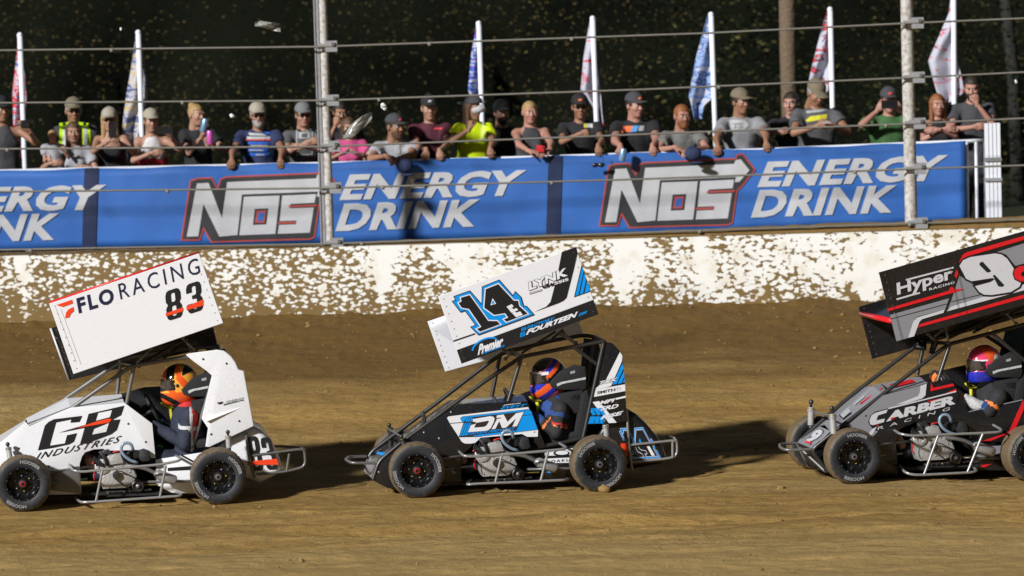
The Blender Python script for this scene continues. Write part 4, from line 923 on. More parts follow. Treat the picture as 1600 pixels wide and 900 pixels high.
spectator('man in black tee and black cap with orange patch, sunglasses dangling from his hand', 906, 168, yaw=5, shirt='cloth_black', cap='cloth_black', capmark='print_orange', glasses=True, skin='skin_tan', L=flatm(916, 207, 43.2, (.9, -.1, .2), (0, 1, 0), 'fist'), Rr=rail(935, 236), elL=(-1, 0, -.8), elR=(.55, .8, -.3), H=1.8, prints=[(rect(912, 193, 917, 199), 'print_yellow'), (rect(917, 193, 926, 199), 'print_silver')])
spectator('big man in black tee with an orange and blue print, black cap', 992, 166, yaw=35, build=1.28, shirt='cloth_black', hair=('short', 'hair_dark'), cap='cloth_charcoal', capmark='print_orange', skin='skin_pink', L=rail(970, 236), Rr=rail(1020, 236), elL=(-.55, .8, -.3), elR=(.55, .8, -.3), H=1.84, prints=[([(973, 197), (989, 196), (985, 206), (970, 206)], 'print_orange'), ([(989, 196), (998, 196), (994, 205), (985, 206)], 'print_lightblue'), (rect(997, 196, 1005, 204, 2), 'print_grey'), (rect(979, 208, 996, 210), 'print_blue')])
spectator('red haired man in olive grey tee leaning on the banner with clasped hands', 1066, 182, Y=43.3, yaw=18, pitch=4, shirt='cloth_olivegrey', hair=('short', 'hair_red'), beard='hair_red', skin='skin_pink', L=flatm(1064, 233, 42.92, (.7, -.5, -.2), (0, .3, -1)), Rr=flatm(1074, 236, 42.92, (-.7, -.5, -.2), (0, .3, -1)), elL=(-1, -.1, -.5), elR=(1, -.1, -.5), H=1.8)
spectator('man in mid grey tee with a white chest print and dark cap', 1157, 160, yaw=32, build=1.1, shirt='cloth_grey', hair=('short', 'hair_dark'), cap='cap_camo', skin='skin_tan', L=rail(1122, 235), Rr=rail(1198, 230), elL=(-.55, .8, -.3), elR=(.55, .8, -.3), H=1.84, prints=[([(1138, 187), (1164, 187), (1170, 195), (1162, 203), (1136, 205), (1141, 196)], 'print_white'), ('TS', (1143, 201), (1160, 200), (1, -9), 'cloth_grey')])
spectator('person in black tee mostly hidden behind the man with the yellow print', 1236, 162, Y=44.1, yaw=-20, shirt='cloth_black', skin='skin_pink', L=flatm(1222, 205, 43.7, (.9, -.2, .2)), elL=(-1, 0, -.6), H=1.8, build=.95)
spectator('man in dark grey tee with yellow print and camouflage cap, looking down at his hands', 1275, 146, yaw=22, pitch=28, build=1.18, shirt='cloth_darkgrey', hair=('short', 'hair_grey'), cap='cap_camo', skin='skin_tan', L=flatm(1286, 195, 43.2, (.9, -.2, .2)), Rr=flatm(1292, 193, 43.2, (-.8, -.3, .3)), elL=(-1, .1, -.6), elR=(1, .1, -.8), H=1.9, prints=[([(1259, 173), (1290, 170), (1292, 173), (1260, 177)], 'print_grey'), ([(1258, 187), (1266, 181), (1292, 178), (1292, 185), (1260, 190)], 'print_yellow')])
spectator('man in green tee filming with a phone in front of his face', 1389, 158, yaw=5, build=1.15, shirt='cloth_green', hair=('short', 'hair_dark'), cap='cloth_charcoal', capmark='print_red', skin='skin_pink', L=flatm(1376, 164, 43.2, (.5, -.1, .8), (.5, .7, 0)), Rr=flatm(1404, 166, 43.2, (-.5, -.1, .8), (-.5, .7, 0)), elL=(-1, 0, -.7), elR=(1, 0, -.7), H=1.82)
spectator('woman with red blond hair and crossed arms in a black strappy top', 1465, 164, yaw=8, sex='f', kind='tank', shirt='cloth_black', hair=('long', 'hair_red'), skin='skin_pink', L=flatm(1484, 201, 43.3, (.9, -.1, .1)), Rr=flatm(1456, 203, 43.25, (-.9, -.1, 0)), elL=(-1, 0, -.7), elR=(1, 0, -.7), H=1.68)
spectator('dark haired man in black tee at the barrier end with a hand on his chin', 1519, 138, Y=43.6, yaw=-10, pitch=14, shirt='cloth_charcoal', hair=('short', 'hair_dark'), beard='hair_dark', skin='skin_pink', Rr=flatm(1524, 152, 43.4, (-.2, -.1, .9), (-.2, .9, 0), 'fist'), L=flatm(1532, 197, 43.3, (.95, -.1, .1)), elR=(.7, -.1, -1), elL=(-1, 0, -.7), H=1.86, trousers='cloth_charcoal')
# things they hold
def held(name, b, label, cat, loc):
    o = b.build(name, smooth=True, loc=loc); sharp(o, 40); tag(o, label, cat)
def gadget(px, py, Y, name, label, size, m, cat, rx=0, lens=True):
    b = MB(); rot = Matrix.Rotation(rx, 3, 'Y'); b.box((0, 0, 0), size, m, rot)
    if lens: b.lathe(rot @ Vector((size[0]*.3, -size[1]*.5-.001, size[2]*.25)), [(.0001, -.003), (.008, -.003), (.008, .001)], 'glass_dark', 'y', 10)
    held(name, b, label, cat, tuple(at(px, py, Y)))
gadget(176, 203, 43.1, 'phone', 'black phone in the hands of the woman in the crop top', (.075, .009, .15), 'phone_black', 'phone')
gadget(257, 203, 43.1, 'phone', 'black phone held up by the woman in red trousers', (.15, .009, .075), 'phone_black', 'phone')
gadget(1390, 163, 43.1, 'phone', 'black phone the man in green films with', (.155, .009, .078), 'phone_black', 'phone')
gadget(546, 238, 43.02, 'phone', 'grey phone held low by the girl in pink', (.14, .075, .012), 'cap_grey', 'phone', lens=False)
gadget(844, 232, 42.9, 'phone', 'phone in a red case between the hands of the blond woman', (.075, .012, .06), 'case_red', 'phone', R(12))
gadget(1291, 191, 43.08, 'phone', 'white phone the man in the yellow print tee looks at', (.075, .14, .012), 'print_white', 'phone', lens=False)
b = MB(); b.box((0, 0, 0), (.12, .06, .08), 'phone_black'); b.lathe((0, -.05, 0), [(.001, -.03), (.03, -.03), (.033, .03)], 'phone_black', 'y', 14); held('camera', b, 'black camera raised by the man at the left picture edge', 'camera', tuple(at(43, 194, 43.1)))
def can(px, py, Y, m, label, tilt=0, h=.13):
    b = MB(); b.lathe((0, 0, 0), [(.001, -h/2), (.026, -h/2), (.032, -h/2+.012), (.032, h/2-.014), (.026, h/2), (.001, h/2-.003)], m, 'z', 16); o = b.build('drink_can', loc=tuple(at(px, py, Y))); o.rotation_euler = (0, tilt, 0); sharp(o, 50); tag(o, label, 'can')
can(319, 196, 43.2, 'can_blue', 'pale blue drink can at the blond woman\'s mouth', R(15)); can(328, 215, 43.15, 'can_pink', 'pink drink can in the blond woman\'s lowered hand')
b = MB(); b.lathe((0, 0, 0), [(.001, -.06), (.028, -.06), (.042, .06), (.04, .06), (.03, -.05)], 'print_white', 'z', 16); o = b.build('paper_cup', loc=tuple(at(748, 171, 43.15))); o.rotation_euler = (0, R(70), 0); tag(o, 'white paper cup tipped to the mouth above the neon tee', 'cup')
can(973, 242, 42.85, 'can_blue', 'silver blue drink can hanging over the banner from the big man\'s hand', R(10), .12)
b = MB()
for x in (-.03, .03): b.ball((x, 0, 0), (.031, .008, .022), 'phone_black', 10, 6)
b.tube([(-.06, 0, .01), (0, 0, .015), (.06, 0, .01)], .004, 'phone_black'); b.tube([(.05, 0, .01), (.04, .02, .1)], .003, 'phone_black'); held('sunglasses', b, 'dark sunglasses dangling over the blue banner', 'sunglasses', tuple(at(935, 258, 42.88)))
for px, py, lb in ((632, 259, 'round dark blue cap hung over the banner beside the bearded man'), (1083, 240, 'round dark blue cap hung over the banner beside the red haired man')):
    s = SDF((-.13, -.09, -.12), (.13, .09, .12), .007); s.ell((0, 0, 0), (.078, .05, .07), k=0); s.ell((0, .02, -.02), (.075, .05, .08), k=.005, op='sub'); s.ell((.03, -.02, -.085), (.07, .045, .012), k=.01); V, F = s.mesh()
    o = mesh_obj('cap', V.tolist(), [tuple(f) for f in F], 'cloth_navy', loc=tuple(at(px, py, 42.87))); tag(o, lb, 'cap')
at = at_front

# ------------------------------------------------------------ race cars
SIL = (.05, .05, .05)
mat('hub_red', (.28, .012, .015), .4)
class Car:
    def __init__(s, F, label):
        s.F = F; s.root = empty('race_car'); s.root.matrix_world = F.M; tag(s.root, label, 'race car')
        s.root['group'] = 'winged race cars on the dirt track'
    def P(s, px, py, w): return s.F.P(px, py, w)
    def pts(s, L, w=None): return [s.P(p[0], p[1], p[2] if w is None else w) for p in L]
    def tubes(s, name, runs, r, m, parent=None, fillet=.05):
        b = MB()
        for run in runs: b.tube(s.pts(run), r, m, 10, fillet)
        return b.build(name, parent or s.root, auto=50)
    def panel(s, name, poly, w, th, m, parent=None, bevel=.004, seg=2):
        f = s.pts(poly, w); return prism(name, f, [p+Vector((0, th, 0)) for p in f], m, parent or s.root, bevel, seg)
    def deco(s, w, fine=0): return Deco(lambda x, y, l: s.P(x, y, w-.002-l), fine)
def quad3(name, pts, m, parent, th=.006):
    a = [Vector(p) for p in pts]; n = (a[1]-a[0]).cross(a[2]-a[0]).normalized()*th
    return prism(name, a, [p-n for p in a], m, parent, .0015, 1)
def arc_text(b, txt, c, r, a0, a1, h, y, m):
    x0, x1, y0, y1 = text_mesh(txt, .03)[2]; vs, fs, _ = text_mesh(txt, .03); out = []
    D = Deco(None, .06); vs, fs = D.split(list(vs), fs)
    for (x, yy) in vs:
        a = a0+(a1-a0)*(x-x0)/(x1-x0); q = r+h*(yy-y0)/(y1-y0); out.append((c[0]+q*math.cos(a), y, c[2]+q*math.sin(a)))
    b.add(out, fs, m)
def wheel(car, px, py, w0, width, turn, steer=0., near=True, red=False, R_=.2165):
    p = car.P(px, py, .0); h = empty('wheel'); h.parent = car.root; h.location = (p.x, w0, R_); h.rotation_euler = (0, turn, 0) if not steer else (Matrix.Rotation(steer, 3, 'Z') @ Matrix.Rotation(turn, 3, 'Y')).to_euler()
    W = width; b = MB()
    pr = [(.128, .012), (.138, .004), (.150, .0), (.170, -.004), (.190, -.002), (.203, .004), (.211, .014), (.2150, .026), (R_, .05), (R_, W-.05), (.2150, W-.026), (.211, W-.014), (.19, W+.002), (.15, W), (.128, W-.012), (.12, W-.03), (.12, .03), (.128, .012)]
    b.lathe((0, 0, 0), pr, 'tyre_rubber', 'y', 64)
    for k in range(22):                                  # tread grooves standing as low blocks
        a = 2*math.pi*k/22
        for j in range(3):
            yy = .045+(W-.09)*(j+.5)/3; b.box((math.cos(a+.09*j)*(R_-.0005), yy, math.sin(a+.09*j)*(R_-.0005)), (.007, (W-.1)/3-.012, .042), 'tyre_rubber', Matrix.Rotation(-(a+.09*j), 3, 'Y'))
    t = b.build('tyre', h); sharp(t, 50)
    b = MB(); b.lathe((0, 0, 0), [(.131, .006), (.127, .0), (.122, .004), (.119, .022), (.112, .03), (.108, .055), (.080, .062), (.076, .07), (.045, .066), (.040, .05), (.001, .05)], 'rim_black', 'y', 48)
    for k in range(8): a = 2*math.pi*k/8; b.ball((.095*math.cos(a), .054, .095*math.sin(a)), (.011, .006, .016), 'dark_interior', 8, 4)
    r_ = b.build('rim', h); sharp(r_, 45)
    b = MB()
    for k in range(12): a = 2*math.pi*(k+.3)/12; b.ball((.1255*math.cos(a), -.001, .1255*math.sin(a)), .0032, 'bright_steel', 6, 4)
    for k in range(6): a = 2*math.pi*k/6; b.ball((.062*math.cos(a), .058, .062*math.sin(a)), .0065, 'gold' if k % 2 else 'bright_steel', 6, 4)
    absorb(r_, b)
    b = MB(); b.lathe((0, 0, 0), [(.036, .06), (.034, .03), (.030, .022), (.022, .02)], 'dark_steel', 'y', 16); b.lathe((0, 0, 0), [(.024, .022), (.022, .017), (.012, .015)], 'hub_red' if red else 'steel', 'y', 16); b.lathe((0, 0, 0), [(.012, .016), (.001, .018)], 'rim_black', 'y', 12)
    hb = b.build('hub', h); sharp(hb, 40)
    if near:
        for a in (2.05, -1.05): b = MB(); arc_text(b, 'HOOSIER', (0, 0, 0), .163, a, a-.95, .026, -.0075, 'tyre_print'); b.build('lettering', h, smooth=False)
    return h
def shock(car, top, bot, m='shock_alloy', r=.022):
    a, c = car.P(*top), car.P(*bot); d = c-a; b = MB(); b.tube([a, a+d*.22], r*.45, 'black_paint', 8); b.tube([a+d*.2, a+d*.9], r, m, 12); b.tube([a+d*.88, c], r*.5, 'dark_steel', 8)
    b.ball(a, r*.8, 'dark_steel', 8, 5); b.ball(c, r*.8, 'dark_steel', 8, 5)
    for k in range(3): q = a+d*(.24+.05*k); b.tube([q, q+d*.02], r*1.25, 'gold' if k == 0 else m, 12)
    return b.build('shock_absorber', car.root, auto=45)
def engine(car, dx, dy, green=False):
    z0 = Z(680, 620, 5.296)
    def E(x, y, w): p = z0(x, y); return car.P(p[0]+dx, p[1]+dy, w)
    def pr(name, L, w, th, m, par, bev=.012): f = [E(x, y, w) for x, y in L]; return prism(name, f, [p+Vector((0, th, 0)) for p in f], m, par, bev, 2)
    e = pr('engine', [(345, 505), (395, 470), (455, 400), (540, 385), (590, 440), (650, 490), (680, 560), (650, 610), (610, 655), (400, 665), (372, 610), (380, 560)], .24, .2, 'cast_alloy', car.root)
    pr('cylinder', [(430, 470), (420, 400), (450, 385), (545, 375), (575, 450)], .215, .2, 'cast_alloy', e); pr('cylinder_head', [(395, 410), (385, 350), (440, 335), (480, 380)], .26, .16, 'dark_steel', e)
    pr('carburettor', [(590, 370), (640, 340), (690, 345), (700, 400), (640, 430)], .25, .1, 'dark_interior', e); pr('air_filter', [(690, 350), (735, 335), (775, 350), (795, 415), (770, 438), (720, 440), (695, 410)], .22, .12, 'black_rubber', e, .018)
    def disc(name, x, y, w, prof_, m): b = MB(); b.lathe(E(x, y, w), prof_, m, 'y', 28); o = b.build(name, e); sharp(o, 40); return o
    disc('clutch_cover', 395, 480, .225, [(.062, .03), (.062, .008), (.05, .0), (.03, .0), (.026, .008), (.001, .008)], 'cast_alloy')
    disc('pulley', 688, 638, .2, [(.048, .04), (.048, .004), (.040, .0), (.036, .014), (.020, .014), (.018, -.002), (.001, -.002)], 'dark_steel')
    disc('pulley', 510, 548, .21, [(.030, .03), (.030, .0), (.012, -.003), (.001, -.003)], 'dark_steel')
    b = MB(); b.lathe(E(688, 638, .195), [(.016, .01), (.014, -.004), (.001, -.004)], 'bright_steel', 'y', 12); b.build('pulley_nut', e)
    b = MB(); b.tube([E(505, 508, .2), E(560, 520, .2), E(700, 588, .2)], .005, 'black_rubber', 6); b.tube([E(490, 570, .2), E(560, 625, .2), E(665, 690, .2)], .005, 'black_rubber', 6); b.build('belt', e)
    b = MB(); b.tube([E(690, 445, .2), E(630, 430, .19), E(570, 385, .18), (E(545, 330, .18)), E(565, 288, .18), E(600, 278, .18), E(635, 292, .18), E(650, 345, .2)], .0125, 'blue_hose', 10, .04); b.build('hose', e)
    b = MB()
    for k in range(5): x = 330+k*14; b.tube([E(x, 390+k*9, .24), E(x-15, 430, .22), E(x+25, 470+k*4, .22), E(x+40, 380, .25)], .006, 'dark_interior', 6, .02)
    b.tube([E(370, 350, .21), E(410, 400, .2), E(440, 470, .21)], .013, 'black_rubber', 8, .02); b.build('wiring', e)
    b = MB(); b.tube([E(330, 520, .2), E(320, 570, .19), E(345, 610, .2)], .005, 'red_wire', 6, .02); b.tube([E(480, 362, .2), E(520, 345, .2), E(560, 352, .2)], .006, 'red_wire', 6, .02); b.ball(E(318, 448, .2), .009, 'red_wire', 8, 5); b.build('red_wire', e)
    b = MB()
    for x, y in ((400, 640), (450, 652), (600, 640), (560, 470), (430, 480), (620, 520), (520, 620), (470, 430), (540, 400)): b.ball(E(x, y, .238), .0065, 'gold' if x % 3 == 0 else 'bright_steel', 6, 4)
    absorb(e, b)
    b = MB(); b.tube([E(600, 470, .22), E(680, 478, .2), E(760, 495, .2), E(830, 530, .2)], .016, 'steel', 10, .03); x = b.build('exhaust', car.root, auto=50)
    b = MB(); b.tube([E(825, 528, .2), E(850, 540, .2), E(990, 590, .2), E(1003, 595, .2)], [.018, .040, .040, .032], 'bright_steel', 16); b.build('muffler', x, auto=50)
    b = MB(); b.box(E(660, 700, .3), (.42, .16, .016), 'dark_interior'); b.tube([E(420, 690, .24), E(800, 668, .24)], .009, 'dark_steel', 6); b.tube([E(560, 640, .3), E(860, 625, .3)], .006, 'gold', 6)
    for k in range(8): b.ball(E(440+k*45, 695-k*3, .21), .008, 'gold' if k % 3 == 0 else 'dark_steel', 6, 4)
    b.build('engine_mount', car.root, smooth=False)
def chassis(car, dx, dy, cage='dark_steel'):
    def q(x, y, w): return car.P(x+dx, y+dy, w)
    b = MB(); lo = .075; L = car.F.base
    b.box((L*.47, .62, lo), (L*1.02, .52, .02), 'dark_interior'); car_floor = b.build('floor_pan', car.root, smooth=False)
    b = MB(); b.tube([(0, .12, .2165), (0, 1.10, .2165)], .022, 'dark_steel', 10); b.tube([(0, .2, .18), (.5, .36, .2)], .010, 'steel', 8); b.tube([(0, .22, .26), (.55, .34, .3)], .010, 'steel', 8); b.build('front_axle', car.root)
    b = MB(); b.tube([(L, .12, .2165), (L, 1.14, .2165)], .024, 'dark_steel', 10); b.lathe((L, .5, .2165), [(.001, -.004), (.11, -.004), (.11, .004), (.001, .004)], 'bright_steel', 'y', 24); b.tube([(L, .28, .16), (L-.55, .34, .16)], .011, 'steel', 8); b.build('rear_axle', car.root)
def seat(car, dx, dy):
    z = Z(780, 510, 4.736)
    def loop(L, w): return [car.P(z(x, y)[0]+dx, z(x, y)[1]+dy, w) for x, y in L]
    a = loop([(600, 500), (655, 470), (680, 560), (640, 840), (420, 860), (430, 790), (560, 780)], .34); s_ = prism('seat', a, [p+Vector((0, .40, 0)) for p in a], 'black_fabric', car.root, .02, 2)
    bol = [(455, 335), (560, 285), (640, 300), (650, 430), (640, 470), (440, 470), (395, 455), (375, 420)]
    for w in (.35, .68): a = loop(bol, w); prism('head_bolster', a, [p+Vector((0, .05, 0)) for p in a], 'black_fabric', s_, .012, 2)
    a = loop([(445, 500), (620, 470), (645, 620), (560, 650), (470, 615)], .345); prism('shoulder_bolster', a, [p+Vector((0, .05, 0)) for p in a], 'black_fabric', s_, .014, 2)
    D = Deco(lambda x, y, l: car.P(z(x, y)[0]+dx, z(x, y)[1]+dy, .348-l)); D.poly([(425, 425), (455, 412), (640, 375), (640, 392), (470, 425), (430, 445)], 'print_silver', 0); D.poly([(525, 335), (560, 325), (562, 345), (527, 352)], 'print_grey', 0); D.poly([(515, 500), (605, 498), (607, 560), (520, 550)], 'print_grey', 0); D.poly([(522, 506), (598, 504), (600, 552), (526, 544)], 'black_fabric', 1)
    D.build('lettering', s_)
    return s_
def wing(car, near, far, foil_n, foil_f, mside, mfar_in, mfoil, edge=None):
    """near/far: photo corners front-top, rear-top, rear-bottom, front-bottom; foil fractions from the top"""
    WN, WF = .15, 1.30
    def board(c, w, m):
        f = car.pts(c, w); o = prism('wing_side_panel', f, [p+Vector((0, .012, 0)) for p in f], m, car.root, .003, 1); return o, f
    n, fn = board(near, WN, mside); f_, ff = board(far, WF, mfar_in)
    def along(c, fx, fy): t = c[0]*(1-fx)+c[1]*fx; b = c[3]*(1-fx)+c[2]*fx; return t*(1-fy)+b*fy
    nn = 22; vs = []; fs = []
    for i in range(nn+1):
        u = i/nn; camb = .055*math.sin(math.pi*min(1, u*1.15))*(1 if u < .87 else .9); a = along(fn, .01+u*.97, foil_n); b_ = along(ff, .01+u*.97, foil_f)
        a.y = WN+.013; b_.y = WF-.001; thick = .075*math.sqrt(max(0, u))*(1-u)+.006
        for p in (a+Vector((0, 0, camb)), b_+Vector((0, 0, camb)), b_+Vector((0, 0, camb-thick)), a+Vector((0, 0, camb-thick))): vs.append(p)
    for i in range(nn):
        k = i*4; fs += [(k, k+1, k+5, k+4), (k+3, k+7, k+6, k+2)]
    fs += [(0, 3, 2, 1), (nn*4, nn*4+1, nn*4+2, nn*4+3)]
    fo = mesh_obj('wing_foil', vs, fs, mfoil, car.root); sharp(fo, 50)
    if edge:
        b = MB(); a, c = along(fn, .005, foil_n), along(ff, .005, foil_f); a.y = WN+.013; c.y = WF; b.tube([a, c], .022, edge, 12); b.build('leading_edge', fo)
    # stiffening ribs on the near board and rivets
    for o_, cc, w in ((n, fn, WN), (f_, ff, WF)):
        b = MB()
        for u in (.03, .97):
            for k in range(9): p = along(cc, u, .06+.11*k); b.ball((p.x, w-.001, p.z), .0045, 'steel', 6, 4)
        absorb(o_, b)
    return n, f_, fo
def struts(car, L, r=.009):
    for a, c in L:
        b = MB(); a, c = car.P(*a), car.P(*c); b.tube([a, c], r, 'bright_steel', 8); b.ball(a, r*1.9, 'steel', 8, 5); b.ball(c, r*1.9, 'steel', 8, 5); b.build('wing_strut', car.root)
def bolts(car, L, w, m='steel', r=.008, par=None):
    b = MB()
    for p in L: q = car.P(p[0], p[1], w); b.ball((q.x, w, q.z), (r, .004, r), m, 8, 4)
    absorb(par, b)
def steering(car, px, py, w=.62):
    c = car.P(px, py, w); b = MB(); T = Matrix.Rotation(R(62), 3, 'Y'); pts = [c+T @ Vector((.14*math.cos(a), .14*math.sin(a), 0)) for a in [2*math.pi*k/24 for k in range(25)]]
    b.tube(pts, .013, 'black_rubber', 8, 0); b.tube([c, c+T @ Vector((0, 0, -.4))], .014, 'steel', 8); b.tube([c+T @ Vector((-.14, 0, 0)), c+T @ Vector((.14, 0, 0))], .01, 'dark_steel', 6); b.build('steering_wheel', car.root)

# ============ the white car, 83
c83 = Car(F83, 'white winged race car with a big bare white side panel numbered 83, leading the three')
z1 = Z(60, 390, 5.293); z2 = Z(0, 530, 6); z3 = Z(0, 660, 6); z4 = Z(210, 530, 5.295); z5 = Z(270, 650, 5.626); z6 = Z(100, 650, 6)
chassis(c83, 0, 0)
side = [(-14, 706), (2, 690), (40, 659), (46, 666), (110, 637), (194, 629), (238, 662), (243, 716), (231, 715), (227, 703), (168, 704.5), (160, 701.5), (146, 702.5), (133, 707), (128.5, 713), (124.5, 725), (127, 772), (60, 774), (-14, 765)]
p83 = c83.panel('side_panel', side, .30, .012, 'white_paint')
d = c83.deco(.30)
C_ = [(362, 262-660+660), ]
d.poly(zz(z3, [(355, 262), (420, 30), (455, -5), (505, -30), (770, -62), (745, -5), (660, 2), (668, -28), (525, 0), (465, 218), (607, 196), (628, 120), (722, 100), (693, 180), (650, 205), (500, 238)]), 'decal_black', 0)
d.poly(zz(z3, [(548, 97), (720, 45), (1010, -38), (1050, -30), (1030, -5), (790, 50)]), 'decal_black', 1); d.poly(zz(z3, [(715, 55), (900, -8), (1020, -37), (1046, -30), (1025, 0), (800, 40)]), 'orange_red', 2)
d.poly(zz(z2, [(748, 990), (830, 700), (1165, 622), (1135, 712), (1050, 757), (1128, 752), (1095, 850), (1045, 890), (860, 960)]), 'decal_black', 0, holes=[zz(z2, [(918, 690), (1050, 662), (1030, 730), (895, 765)]), zz(z2, [(880, 840), (1022, 782), (995, 868), (860, 895)])])
d.text('INDUSTRIES', z3(330, 350), z3(1100, 190), (8, -11.5), 'decal_black', 1, bold=.005, space=1.25)
d.build('lettering', p83)
bolts(c83, [z3(175, 243), z3(457, 412), z3(620, 535), z2(1203, 793), z3(1367, 183)], .298, 'black_paint', .009, p83)
hood_n = [c83.P(*p, .302) for p in ((44, 664), (110, 637), (194, 629.5))]; hood_f = [c83.P(*p, .92) for p in ((38, 657), (101, 622), (186, 616))]
b = MB(); mid = [(a+c)/2+Vector((0, 0, .035)) for a, c in zip(hood_n, hood_f)]
b.add(hood_n+mid+hood_f, [(0, 1, 4, 3), (1, 2, 5, 4), (3, 4, 7, 6), (4, 5, 8, 7)], 'white_paint'); ho = b.build('hood', c83.root, smooth=False); md = ho.modifiers.new('s', 'SOLIDIFY'); md.thickness = .006
quad3('nose_panel', [c83.P(-14, 700, .302), c83.P(44, 664, .302), c83.P(38, 657, .92), c83.P(-20, 692, .92)], 'white_paint', c83.root)
far83 = c83.panel('far_side_panel', [(-20, 752), (-20, 692), (38, 657), (101, 622), (186, 616), (225, 605), (318, 600), (322, 545), (352, 545), (390, 665), (335, 690), (300, 752)], .925, .008, 'black_paint')
r83 = c83.panel('cockpit_panel', [(290, 554.5), (294, 552.5), (338.5, 546.6), (350, 548), (361, 556.5), (368, 566), (372, 577), (381, 580), (397, 666), (361, 683), (327, 699), (321, 698), (325, 669), (315, 654), (331, 587), (323, 580), (302.5, 565)], .29, .03, 'white_paint', None, .008, 3)
f = zz(z4, [(600, 680), (640, 640), (870, 565), (868, 572)]); prism('crease', [c83.P(x, y, .262) for x, y in f[:1]]+[c83.P(f[1][0], f[1][1], .280), c83.P(f[2][0], f[2][1], .288), c83.P(f[3][0], f[3][1], .288)], [c83.P(x, y, .292) for x, y in f], 'white_paint', r83)
d = c83.deco(.288); d.text('SBS', z4(735, 540), z4(900, 505), (1, -5), 'print_grey', 1, bold=.03, shear=.3); d.poly(zz(z4, [(680, 525), (735, 515), (725, 530), (700, 540)]), 'decal_black', 0); d.line(zz(z4, [(735, 545), (905, 500)]), 1, 'decal_black', 0); d.build('lettering', r83)
bolts(c83, [z4(568, 165), z4(762, 201), z4(635, 786), z4(867, 677)], .287, 'black_paint', .009, r83)
# mirror cockpit panel on the far side
l83 = c83.panel('lower_panel', [(243, 718), (318, 706.5), (332, 700), (332, 772), (268, 770), (245, 758)], .33, .01, 'white_paint')
d = c83.deco(.33); d.poly([(262, 731), (300, 728), (300, 734), (262, 736)], 'decal_black', 0); d.line([(283, 711), (312, 727)], 3, 'decal_black', 0); d.build('stripe', l83)
t83 = c83.panel('tail_tank', [(330, 702), (361, 683), (396, 667), (408, 672), (416, 682), (427, 698), (436, 717), (442, 735), (429, 744), (407, 755), (385, 748), (332, 745)], .36, .52, 'white_paint', None, .05, 5)
d = c83.deco(.357)
d.shape(EIGHT, z5(690, 488), z5(802, 476), (-9, -54), 'decal_black', 0); d.shape(THREE, z5(826, 475), z5(932, 464), (-12, -50), 'decal_black', 0); d.poly(zz(z5, [(655, 400), (915, 375), (930, 428), (655, 430)]), 'orange_red', 1); d.build('lettering', t83)
c83.tubes('roll_cage', [[(112, 638, .32), (202, 574, .32), (214, 570.5, .33), (290, 558, .33), (345, 552, .33)], [(102, 623, .92), (180, 570, .92), (200, 558, .91), (286, 545, .91), (342, 541, .91)], [(198, 630, .32), (209, 574, .32)], [(183, 616, .92), (188, 568, .92)], [(212, 571, .33), (190, 566, .91)], [(345, 552, .33), (342, 541, .91)], [(300, 700, .35), (345, 552, .33)], [(300, 690, .90), (342, 541, .91)], [(44, 664, .32), (112, 638, .32)]], .0165, 'steel')
wn, wf, wfo = wing(c83, [(76.6, 474), (311, 395.3), (349, 505), (115, 584.7)], [(79, 513), (316, 434), (340, 540), (108, 594)], .70, .15, 'white_paint', 'black_paint', 'black_paint')
d = c83.deco(.15)
d.poly(zz(z1, [(148, 458), (278, 414), (285, 445), (200, 475)]), 'orange_red', 0); d.poly(zz(z1, [(220, 568), (228, 520), (250, 492), (290, 474), (294, 508), (268, 530), (256, 560)]), 'orange_red', 0)
d.text('FLO', z1(335, 530), z1(632, 438), (-4.5, -24), 'navy_ink', 0, bold=.035, space=1.25); d.text('RACING', z1(680, 414), z1(1340, 195), (-4.5, -24.5), 'navy_ink', 0, bold=.0, space=1.35)
d.shape(EIGHT, z1(1062, 594), z1(1200, 550), (-4.5, -46), 'decal_black', 0); d.shape(THREE, z1(1234, 538), z1(1370, 494), (-4.5, -46), 'decal_black', 0); d.poly(zz(z1, [(1050, 527), (1195, 478), (1195, 510), (1055, 552)]), 'orange_red', 1); d.poly(zz(z1, [(1222, 470), (1362, 412), (1362, 462), (1226, 502)]), 'orange_red', 1)
d.line(zz(z1, [(140, 480), (310, 930)]), .6, 'pale_paint', 0); d.line(zz(z1, [(185, 490), (350, 950)]), .6, 'pale_paint', 0); d.build('lettering', wn)
b = MB(); b.tube([c83.P(76.6, 473, .15)+Vector((0, .006, 0)), c83.P(311, 394.3, .15)+Vector((0, .006, 0))], .008, 'red_paint', 8); b.build('edge_trim', wn)
b = MB(); b.tube([c83.P(79, 513, 1.29), c83.P(108, 594, 1.29)], .009, 'pale_paint', 8); b.build('edge_trim', wf)
struts(c83, [((188, 563, .4), (190, 548, .4)), ((285, 528, .4), (307, 550, .36)), ((210, 571, .5), (235, 545, .5)), ((290, 532, .8), (300, 548, .85))])
c83.tubes('wing_slider', [[(185, 585, .5), (290, 531, .5)], [(215, 574, .42), (282, 534, .42)], [(255, 560, .7), (300, 530, .7)]], .011, 'dark_steel', None, 0)
c83.tubes('rear_bumper', [[(392, 712, .36), (470, 701.5, .36), (476, 704, .37), (477.5, 729, .37), (446, 737, .36), (401, 741, .36)], [(426, 697, .92), (455, 698, .92), (470, 700, .88), (474, 702, .5), (476, 704, .37)], [(452, 709, .36), (448, 736, .36)], [(440, 712, .9), (436, 735, .9)], [(384, 676, .34), (388, 709, .34), (398, 747, .35)]], .0110, 'steel')
